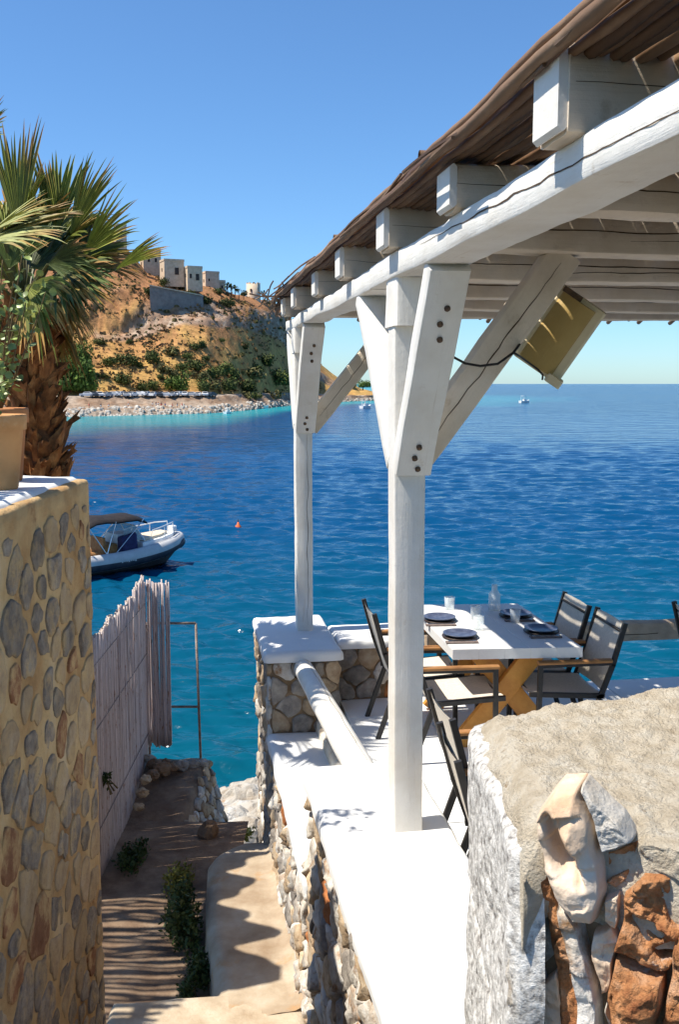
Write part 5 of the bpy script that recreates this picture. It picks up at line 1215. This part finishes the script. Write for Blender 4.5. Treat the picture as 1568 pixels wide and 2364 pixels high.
for i, (x, y, d, r, mt) in enumerate(((356, 1765, 9.15, .085, 'soil'), (375, 1775, 9.05, .11, 'soil'), (345, 1752, 9.2, .07, 'boulder'), (398, 1772, 9.1, .07, 'soil'), (420, 1768, 9.2, .09, 'stone_grey'), (445, 1765, 9.25, .085, 'stone_grey'), (466, 1763, 9.3, .08, 'stone_grey'), (352, 1790, 8.9, .08, 'soil'), (335, 1800, 8.8, .07, 'stone_tan'), (328, 1830, 8.6, .07, 'stone_tan'), (384, 1762, 9.3, .07, 'soil'), (318, 1862, 8.3, .06, 'stone_tan'))):
    p = at(x, y, d); vs_, fs_ = rock_mesh((r, r * .8, r * .75), i + 200, 3, .3, 1.3, .1, .3, .75); o = new('loose_rock', [v_ + p for v_ in vs_], fs_, M[mt], None, False)
    tag(o, 'loose %s rock lying at the head of the alley ramp' % {'soil': 'dark brown', 'boulder': 'white', 'stone_grey': 'grey', 'stone_tan': 'tan'}[mt], 'rock', 'loose rocks on the alley ramp, %s' % mt.replace('_', ' '))
# small wedge stone at the path edge
m = MB(); p = at(480, 1922, 8.05); vs_, fs_ = rock_mesh((.10, .09, .12), 301, 3, .2, 1.2, .08, .2, .7); tag(new('kerb_stone', [v_ + p for v_ in vs_], fs_, M['path'], None, False), 'squat brown kerb stone where the path meets the ledge plants', 'stone')

# reed fence
rfn = empty('reed_fence', (-1.86, 7.4, -1.4), 'tall weathered mauve reed fence with a ragged top along the alley', 'fence')
def reed_mesh(seed, L, r):
    m = MB(); m.tube([(.004 * noise.noise(Vector((q * .6, seed, 0))), .004 * noise.noise(Vector((q * .6, seed, 3))), L * q / 9) for q in range(10)], [r * (1.06 if q % 2 else .95) for q in range(10)], 6)
    me = bpy.data.meshes.new('reed'); me.from_pydata([tuple(v_) for v_ in m.v], [], m.f); me.materials.append(M['reed']); me.materials.append(M['reed_end']); me.polygons.foreach_set('use_smooth', [True] * len(me.polygons)); me.polygons[len(me.polygons) - 1].material_index = 1
    for p_ in me.polygons:
        if p_.center.z > L * .965: p_.material_index = 1
    return me
RM = [reed_mesh(s, 2.0, .0072) for s in range(6)]
rnd = random.Random(15)
def reed(x, y, z0, hgt, par_):
    o = bpy.data.objects.new('reed', rnd.choice(RM)); C.objects.link(o); o.parent = par_; o.location = Vector((x, y, z0)) - wt(par_); o.scale = (1, 1, hgt / 2.0); o.rotation_euler = (rnd.uniform(-.006, .006), rnd.uniform(-.006, .006), rnd.random() * 6)
y = 6.95
while y < 9.42:
    t = (y - 5.6) / 3.8; x = -1.83 - .06 * t + rnd.uniform(-.002, .002)
    ztop = .60 + .06 * noise.noise(Vector((y * 1.3, 2, 0))) + .05 * noise.noise(Vector((y * 5, 7, 0))) + rnd.uniform(-.012, .012) + (.05 if y > 8.9 else 0)
    zb = -1.45 + (.18 * max(0, (y - 8.2) / 1.2))
    reed(x, y, zb, ztop - zb, rfn); y += .0092
for z in (-.9, -.1, .4):
    m = MB(); m.tube([(-1.838, 6.95, z), (-1.876, 9.42, z)], .004, 5); m.build('wire', M['rust_pipe'], rfn)
for y in (7.05, 8.2, 9.38): beam('post', (-1.90 - .01 * (y - 5.6), y, -1.5), (-1.90 - .01 * (y - 5.6), y, .45), Vector((.025, 0, 0)), Vector((0, .025, 0)), M['rust_pipe'], rfn, seed=int(y))
# reed gate panel, square to the fence, in its pipe frame
gt = empty('pipe_gate', (-1.6, 9.45, -1.0), 'rusty pipe gate frame half covered with a hanging reed mat', 'gate')
x = -1.90; k = 0
while x < -1.655:
    zt = .595 + .02 * noise.noise(Vector((x * 30, 1, 0))) + rnd.choice([0, 0, 0, .03]); zb = -1.04 + .04 * noise.noise(Vector((x * 22, 8, 0))) + rnd.uniform(-.02, .02)
    reed(x, 9.44 + rnd.uniform(-.004, .004), zb, zt - zb, gt); x += .0105; k += 1
fr = [((-1.88, 9.47, .19), (-1.40, 9.47, .19)), ((-1.40, 9.47, .19), (-1.375, 9.47, -1.25)), ((-1.88, 9.47, -.65), (-1.385, 9.47, -.65)), ((-1.88, 9.47, .19), (-1.88, 9.47, -1.25))]
for a, b_ in fr:
    m = MB(); m.tube([a, b_], .013, 8); m.build('pipe', M['rust_pipe'], gt, True)

# left wall
lw = empty('house_wall', (-1.5, 4, -1.3), 'tan rubble stone wall with white top carrying the terracotta pot', 'wall')
XW = -1.136
block('wall', [Vector((-1.58, 1.0, 0)), Vector((XW, 1.0, 0)), Vector((XW - .008, 4.52, 0)), Vector((-1.58, 4.52, 0))], -1.6, 2.07, 'mortar', lw, res=.05, amp=.007, bev=.018, seed=12)
block('coping', [Vector((-1.60, 1.0, 0)), Vector((XW - .03, 1.0, 0)), Vector((XW - .038, 4.50, 0)), Vector((-1.60, 4.53, 0))], 2.045, 2.086, 'plaster', lw, res=.05, amp=.012, bev=.03, seed=13)
stones(lambda a, b_, dp: Vector((XW - .002 * a + dp, 2.2 + a, -1.1 + b_)), 2.30, 3.08, 9, 19, lw, [('wall_grey', 6), ('wall_tan', 4), ('wall_rust', 1.0)], 71, gap=.012, prot=.0035, rough=2.2, skip=.04, jit=.49, gv=1.4)

# terracotta pots
def pot(cx, cy, z, r, h, mt, lab, square=False):
    e = empty('flower_pot', (cx, cy, z), lab, 'pot')
    m = MB(); m.lathe((0, 0, 0), [(.0, .0), (r * .66, .0), (r * .70, .01), (r * .90, h * .80), (r * .92, h * .80)], 32); m.build('body', M[mt], e, True, False)
    m = MB(); m.lathe((0, 0, 0), [(r * .90, h * .795), (r * 1.0, h * .80), (r * 1.02, h * .98), (r * 1.0, h), (r * .9, h), (r * .87, h * .86)], 32); m.build('rim', M[mt], e, True, False)
    m = MB(); m.lathe((0, 0, 0), [(.0, h * .88), (r * .89, h * .87)], 24); m.build('soil', M['soil'], e, True, False)
    return e
ZW = 2.088
p = at(0, 1130, 4.32); pot(-1.357, 3.90, ZW, .128, .293, 'terracotta', 'tall ochre terracotta pot standing on the white wall top')
pot(-1.44, 4.25, ZW, .112, .310, 'terracotta_red', 'reddish clay pot behind the ochre pot on the wall')
# leafy plant in the pot
def leafy(name, c, stems, mt, lab, cat, seed, size=.04):
    rr = random.Random(seed); e = empty(name, c, lab, cat)
    for tip in stems:
        tip = Vector(tip); c_ = Vector(c); mid = c_.lerp(tip, .5) + Vector((rr.uniform(-.05, .05), rr.uniform(-.05, .05), .06)); pts = [c_.lerp(mid, t) .lerp(mid.lerp(tip, t), t) for t in [q / 10 for q in range(11)]]
        m = MB(); m.tube(pts, [.006 - .0004 * q for q in range(11)], 5); m.build('stem', M['vine_stem'], e, True)
        for q in range(2, 11):
            for s in range(2 if q < 10 else 3):
                p_ = pts[q]; d = Vector((rr.gauss(0, 1), rr.gauss(0, .8), rr.gauss(0, .7))).normalized(); L = size * rr.uniform(.8, 1.6); side = d.cross(Vector((rr.gauss(0, 1), rr.gauss(0, 1), rr.gauss(.6, 1)))).normalized(); nn = side.cross(d)
                base = p_ + d * .012
                prof = [(0, 0), (.2, .32), (.45, .45), (.7, .36), (.9, .14), (1, 0)]
                vs_ = [base + d * L * a + nn * L * .18 * (a * a - a) for a, b_ in prof] + [base + d * L * a + side * L * b_ + nn * L * .08 for a, b_ in prof[1:-1]] + [base + d * L * a - side * L * b_ + nn * L * .08 for a, b_ in prof[1:-1]]
                fs_ = [(0, 1, 6), (1, 2, 7, 6), (2, 3, 8, 7), (3, 4, 9, 8), (4, 5, 9), (0, 10, 1), (1, 10, 11, 2), (2, 11, 12, 3), (3, 12, 13, 4), (4, 13, 5)]
                new('leaf', vs_, fs_, M[mt], e, True)
leafy('potted_plant', (-1.357, 3.90, ZW + .25), [at(10, 880, 3.8), at(28, 885, 3.84), at(-10, 850, 3.88)], 'vine_leaf', 'sprig of small green leaves growing from the ochre pot', 'plant', 4, .024)
leafy('climbing_vine', (-1.46, 4.26, ZW + .27), [at(5, 600, 4.14), at(50, 590, 4.18), at(-5, 650, 4.05), at(60, 690, 4.14), at(105, 672, 4.16), at(20, 720, 4.1), at(80, 640, 4.2), at(30, 650, 4.0)], 'vine_leaf', 'straggling green vine with small leaves rising in front of the palm', 'vine', 9, .027)

# ------------------------------------------------------------------ palm
def palm():
    base = Vector((-2.10, 7.2, -1.45)); kneep = at(97, 1090, 7.1); topc = at(56, 715, 6.95)
    e = empty('fan_palm', base, 'shaggy fan palm with rough brown trunk rising behind the stone wall', 'palm tree')
    pts = []; rad = []
    for i in range(25):
        t = i / 24; p_ = base.lerp(kneep, t / .74) if t < .74 else kneep.lerp(topc, (t - .74) / .26); pts.append(p_); rad.append(.155 + .01 * math.sin(t * 5) - .01 * t)
    m = MB(); m.tube(pts, rad, 16); m.build('trunk', M['trunk'], e, True)
    # old leaf bases
    def stub(seed):
        rr = random.Random(seed); w_ = .050 * rr.uniform(.7, 1.3); L = .15 * rr.uniform(.8, 1.35); o = rr.uniform(.03, .085); j = lambda a: rr.uniform(-a, a)
        vs_ = [(-w_, 0, -L * .5), (w_, 0, -L * .5), (w_ * .85, o * .5, L * .05 + j(.02)), (-w_ * .85, o * .6, L * .1 + j(.02)), (-w_ * .55 + j(.01), o, L * .42 + j(.03)), (w_ * .40 + j(.01), o * 1.15, L * .40 + j(.03)), (w_ * .1 + j(.02), o * 1.5, L * .66 + j(.03)), (-w_ * .5, o * .55, L * .34), (w_ * .45, o * .55, L * .34), (-w_, -.03, 0), (w_, -.03, 0), (0, o * .75, L * .0), (w_ * .9 + j(.02), o * 1.5, L * .5 + j(.04)), (-w_ * .9 + j(.02), o * 1.3, L * .6 + j(.04))]
        fs_ = [(0, 1, 11), (1, 2, 11), (0, 11, 3), (3, 11, 4), (11, 2, 5), (11, 5, 4), (4, 5, 6), (0, 3, 9), (3, 4, 7, 9), (1, 10, 2), (2, 10, 8, 5), (4, 6, 8, 7), (5, 8, 6), (2, 12, 5), (4, 13, 3)]
        me = bpy.data.meshes.new('leaf_base'); me.from_pydata(vs_, [], fs_); me.materials.append(M['leaf_base']); return me
    SB = [stub(s) for s in range(9)]; rr = random.Random(3); ga = 2.399963
    for k in range(260):
        t = .40 + .60 * (k + .5) / 260; i = t * 24; a = pts[int(i)].lerp(pts[min(int(i) + 1, 24)], i % 1); an = k * ga + rr.uniform(-.15, .15)
        o = bpy.data.objects.new('leaf_base', rr.choice(SB)); C.objects.link(o); o.parent = e; o.location = a + Vector((math.sin(an), math.cos(an), 0)) * (.140 + rr.uniform(-.008, .012)) - wt(e)
        o.rotation_euler = (rr.uniform(-.35, .15), rr.uniform(-.6, .6), -an + rr.uniform(-.3, .3)); s = rr.uniform(.7, 1.35); o.scale = (s, s, s * rr.uniform(.8, 1.2))
    green, pale, dark, dry = Vector((.190, .215, .030)), Vector((.42, .42, .15)), Vector((.062, .085, .020)), Vector((.52, .29, .09))  # pale puts the sunlit look of the left fronds into their colour
    def frond(hub, d, nrm, L, spread, col, seed, petiole_from=None, n=26, droop=.10, drytip=.25, split=.30):
        """one fan leaf: stiff folded segments radiating from the hub in the plane (d, nrm x d)"""
        rr = random.Random(seed); d = Vector(d).normalized(); nrm = Vector(nrm); nrm = (nrm - d * nrm.dot(d)).normalized(); s = nrm.cross(d); vs = []; fs = []; tc = []
        if petiole_from is not None:
            mm = MB(); a = Vector(petiole_from); mm.tube([a, a.lerp(hub, .5) + Vector((0, 0, .03)), hub], [.018, .013, .010], 6); vs += mm.v; fs += mm.f; tc += [Vector((.10, .10, .03))] * len(mm.v)
        for i in range(n):
            an = (i / (n - 1) - .5) * spread + rr.uniform(-.02, .02); l = L * (.80 + .20 * math.cos(an * .9)) * rr.uniform(.86, 1.08)
            q = d * math.cos(an) + s * math.sin(an); side = (s * math.cos(an) - d * math.sin(an)); wd = L * spread / n * .62 + .004; up = nrm * (.25 * abs(math.sin(an)))
            dr = rr.uniform(.5, 1.5) * droop; tw = rr.uniform(-.3, .3); k0 = len(vs); tipdry = rr.random() < drytip; bend = rr.uniform(-.05, .05)
            cc = col * rr.uniform(.7, 1.35)
            for j, (t, w_) in enumerate(((.03, .10), (.3, .62), (.5, .80), (.72, .52), (.9, .22), (1.0, .02))):
                c_ = hub + (q + up * t) * (l * t) + Vector((0, 0, -1)) * (dr * l * t * t * t) + side * (bend * l * t * t)
                ww = wd * w_; fold = nrm * ww * .75
                vs += [c_ - side * ww + fold, c_, c_ + side * ww + fold]
                cj = cc if not (tipdry and t > .7) else cc.lerp(dry, .9 if t > .85 else .5)
                tc += [cj, cj, cj]
                if j: b_ = k0 + j * 3; fs += [(b_ - 3, b_ - 2, b_ + 1, b_), (b_ - 2, b_ - 1, b_ + 2, b_ + 1)]
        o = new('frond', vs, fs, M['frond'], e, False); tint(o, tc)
    hub0 = topc + Vector((0, 0, .0))
    def fr_px(hx, hy, tx, ty, d, dd, spread, col, seed, nrm=(0, -1, .3), **k):
        h = at(hx, hy, d); t_ = at(tx, ty, d + dd); frond(h, t_ - h, nrm, (t_ - h).length, spread, col, seed, hub0 + (h - hub0) * .1, **k)
    fr_px(42, 545, 38, 258, 6.9, .1, .55, green * .9, 1, (-.3, -1, .1), n=18, drytip=.5)
    fr_px(130, 540, 140, 335, 7.1, .15, .75, green, 2, (.2, -1, .2), n=18)
    fr_px(160, 545, 250, 350, 6.95, -.1, .62, green * .8, 3, (-.4, -1, .2), n=20)
    fr_px(190, 590, 312, 455, 6.8, -.25, .7, green * 1.2, 4, (-.3, -1, .4), n=20)
    fr_px(265, 622, 392, 545, 6.85, -.1, .55, green * 1.2, 5, (-.2, -1, .6), n=20, drytip=.5)
    fr_px(-45, 560, 165, 500, 6.35, -.25, 1.15, pale, 6, (-.2, -.6, 1), n=30, droop=.14, drytip=.8)
    fr_px(-30, 540, 120, 455, 6.45, -.2, .8, pale * .9, 7, (-.3, -.7, 1), n=24, droop=.10, drytip=.5)
    fr_px(170, 600, 290, 520, 7.1, .2, 1.2, green * .7, 8, (0, -.8, .6), n=24)
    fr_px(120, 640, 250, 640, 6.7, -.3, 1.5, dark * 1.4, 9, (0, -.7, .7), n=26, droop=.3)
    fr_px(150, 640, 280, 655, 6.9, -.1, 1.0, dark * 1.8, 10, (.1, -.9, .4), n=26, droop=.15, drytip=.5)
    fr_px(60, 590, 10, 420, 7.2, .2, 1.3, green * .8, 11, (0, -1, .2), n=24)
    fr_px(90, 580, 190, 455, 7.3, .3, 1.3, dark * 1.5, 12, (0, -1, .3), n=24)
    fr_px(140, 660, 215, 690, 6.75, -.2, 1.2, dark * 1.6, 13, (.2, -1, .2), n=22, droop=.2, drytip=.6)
    fr_px(-60, 330, 18, 238, 6.6, -.2, .8, green, 14, (-.2, -1, .4), n=16)
    fr_px(40, 640, -60, 560, 6.9, 0, 1.6, green * .8, 15, (0, -1, .4), n=24)
    fr_px(60, 660, 150, 720, 6.6, -.3, 1.4, green * .9, 16, (0, -1, .2), n=24, droop=.4, drytip=.6)
    fr_px(200, 610, 330, 600, 7.0, .1, 1.0, dry * .55, 17, (0, -.7, .7), n=22, droop=.2, drytip=.9)
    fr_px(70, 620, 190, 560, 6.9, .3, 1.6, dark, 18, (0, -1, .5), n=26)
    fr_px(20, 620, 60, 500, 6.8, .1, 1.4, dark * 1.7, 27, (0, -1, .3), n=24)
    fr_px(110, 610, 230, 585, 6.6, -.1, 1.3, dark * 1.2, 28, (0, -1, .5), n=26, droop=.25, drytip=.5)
    rr = random.Random(12)
    for k in range(16):   # dry hanging skirt
        a = rr.uniform(0, 6.28); d = Vector((math.sin(a) * .75, math.cos(a) * .75, -rr.uniform(.25, 1.0))); h = topc + Vector((math.sin(a), math.cos(a), 0)) * rr.uniform(.10, .32) + Vector((0, 0, rr.uniform(-.08, .16)))
        frond(h, d, (math.sin(a) * .4, math.cos(a) * .4 - .3, 1), rr.uniform(.20, .36), 1.2, dry.lerp(green, rr.random() * .75) * .75, 40 + k, topc, n=16, droop=.5, drytip=.8)
    for k in range(10):  # upper crown behind and to the left
        a = rr.uniform(0, 6.28); el = rr.uniform(.1, 1.3); d = Vector((math.sin(a) * math.cos(el), math.cos(a) * math.cos(el), math.sin(el))); h = topc + d * rr.uniform(.35, .5) + Vector((-.15, .1, .1))
        frond(h, d, Vector((0, -.2, 1)) - d * .3, rr.uniform(.5, .65), 1.7, green * rr.uniform(.6, 1.1), 70 + k, topc, n=26, droop=.2)
palm()

# ground behind the wall, bushes in the alley
def bush(name, c, r, n, mt, lab, leaf, seed, cat='bush'):
    rr = random.Random(seed); e = empty(name, c, lab, cat); c = Vector(c); vs = []; fs = []
    lob = [(c + Vector((rr.uniform(-.6, .6) * r[0], rr.uniform(-.6, .6) * r[1], rr.uniform(.2, .8) * r[2])), rr.uniform(.4, .6)) for _ in range(9)]
    for i in range(n):
        lc, lr_ = rr.choice(lob); d = Vector((rr.gauss(0, 1), rr.gauss(0, 1), rr.gauss(0, 1))).normalized(); p_ = lc + Vector((d.x * r[0], d.y * r[1], d.z * r[2])) * lr_ * rr.random() ** .4; p_.z = max(p_.z, c.z + .005)
        a = Vector((rr.gauss(0, 1), rr.gauss(0, 1), rr.gauss(.5, 1))).normalized(); b_ = a.cross(d).normalized(); L = leaf * rr.uniform(.6, 1.4); k = len(vs)
        vs += [p_, p_ + a * L * .5 + b_ * L * .26, p_ + a * L, p_ + a * L * .5 - b_ * L * .26]; fs.append((k, k + 1, k + 2, k + 3))
    new('foliage', vs, fs, M[mt], e)
    for i in range(6):
        m = MB(); m.tube([c + Vector((rr.uniform(-.1, .1), rr.uniform(-.1, .1), -.03)), lob[i][0]], [.008, .003], 5); m.build('stem', M['vine_stem'], e)
bush('ledge_bush', F(2.28, -.99, -1.31), (.15, .30, .34), 2600, 'foliage', 'dark green bush spilling between the path and the plaster ledge', .035, 1)
bush('ledge_bush', F(1.70, -.95, -1.31), (.10, .22, .20), 1300, 'foliage', 'low dark green bush hugging the near face of the plaster ledge', .03, 2)
bush('fence_bush', (-1.66, 7.55, -1.32), (.15, .24, .12), 900, 'foliage', 'dark low bush at the foot of the reed fence', .035, 3)
bush('yellow_weed', F(3.02, -1.05, -1.36), (.12, .18, .20), 700, 'foliage_yellow', 'dry yellow weeds beside the rounded end of the plaster ledge', .035, 5, 'weeds')
bush('wall_weed', (-1.82, 7.45, -.62), (.02, .07, .10), 90, 'foliage', 'small green weed growing out of the reed fence', .035, 6, 'weeds')
bush('shore_weed', at(560, 1932, 9.3), (.16, .14, .10), 260, 'foliage_yellow', 'tuft of yellow green grass above the pale boulders', .05, 7, 'weeds')
tag(block('garden_ground', [Vector((-9, 2, 0)), Vector((-1.96, 2, 0)), Vector((-1.98, 9.0, 0)), Vector((-9, 9.0, 0))], -3, -1.42, 'soil', None, res=.6, amp=.02), 'bare garden earth behind the reed fence', kind='structure')

# cane canopy over the house terrace left of the alley (throws the striped shade on the path)
cn = empty('cane_canopy', (-4.5, 6, -1.4), 'cane canopy on poles over the garden left of the alley', 'canopy')
for (x, y) in ((-2.95, 3.4), (-2.95, 8.2), (-6.2, 3.4), (-6.2, 8.2)):
    m = MB(); m.tube([(x, y, -1.5), (x, y, 2.24)], .05, 10); m.build('pole', M['trunk'], cn, True)
for x in (-2.95, -4.0, -5.1, -6.2):
    m = MB(); m.tube([(x, 3.0, 2.23), (x, 8.6, 2.23)], .04, 10); m.build('rafter', M['trunk'], cn, True)
rnd = random.Random(99); CC = []
for s in range(7):
    L = 3.9; m = MB(); m.tube([(-L / 2 + L * q / 16, .045 * noise.noise(Vector((q * .95, s, 0))), .012 * noise.noise(Vector((q * .4, s, 3)))) for q in range(17)], [.015] * 17, 6)
    me = bpy.data.meshes.new('cane'); me.from_pydata([tuple(v_) for v_ in m.v], [], m.f); me.materials.append(M['cane']); CC.append(me)
y = 3.0
while y < 8.6:
    o = bpy.data.objects.new('cane', rnd.choice(CC)); C.objects.link(o); o.parent = cn; o.location = Vector((-4.78 + rnd.uniform(-.12, .10), y, 2.285 + rnd.uniform(0, .02))) - wt(cn); o.rotation_euler.z = rnd.gauss(0, .012)
    y += rnd.uniform(.022, .033) + (rnd.uniform(.006, .026) if rnd.random() < .40 else 0)
# added mat out of view, its edge shaped to cast broad shade on the ledge
ys_ = np.linspace(5.0, 6.75, 60); vs = []; fs = []
for q, yy in enumerate(ys_):
    ext = .66 * min(max(.62 + 1.5 * noise.noise(Vector((yy * 2.4, 3, 0))) + .5 * noise.noise(Vector((yy * 6, 1, 0))), .02), 1); zz = 2.31 + .01 * math.sin(yy * 9)
    vs += [(-3.05, yy, zz), (-2.86 + ext, yy + .05 * noise.noise(Vector((yy * 3, 5, 0))), zz - .05 * ext), (-2.86 + ext, yy, zz - .05 * ext - .01), (-3.05, yy, zz - .01)]
    if q:
        for e_ in range(4): fs.append((4 * q - 4 + e_, 4 * q - 4 + (e_ + 1) % 4, 4 * q + (e_ + 1) % 4, 4 * q + e_))
new('added_shade_mat', vs, fs, M['cane'], cn)
# added awning out of view, there only to stripe the wall top with shade
aw = empty('added_cane_awning', (-2.1, 4.1, -1.4), 'added unseen cane awning on two poles striping the white wall top with shade', 'awning')
for y in (2.8, 3.75):
    m = MB(); m.tube([(-2.15, y, -1.5), (-2.15, y, 2.80)], .04, 8); m.build('pole', M['trunk'], aw, True)
for x in (-2.3, -1.9):
    m = MB(); m.tube([(x, 2.6, 2.80), (x, 3.92, 2.80)], .025, 8); m.build('rafter', M['trunk'], aw, True)
y = 2.6
while y < 3.92:
    o = bpy.data.objects.new('cane', rnd.choice(CC)); C.objects.link(o); o.parent = aw; o.location = Vector((-2.08 + rnd.uniform(-.03, .03), y, 2.84)) - wt(aw); o.scale = (.235, 1, 1); y += rnd.uniform(.026, .034) + (.05 if rnd.random() < .13 else 0)
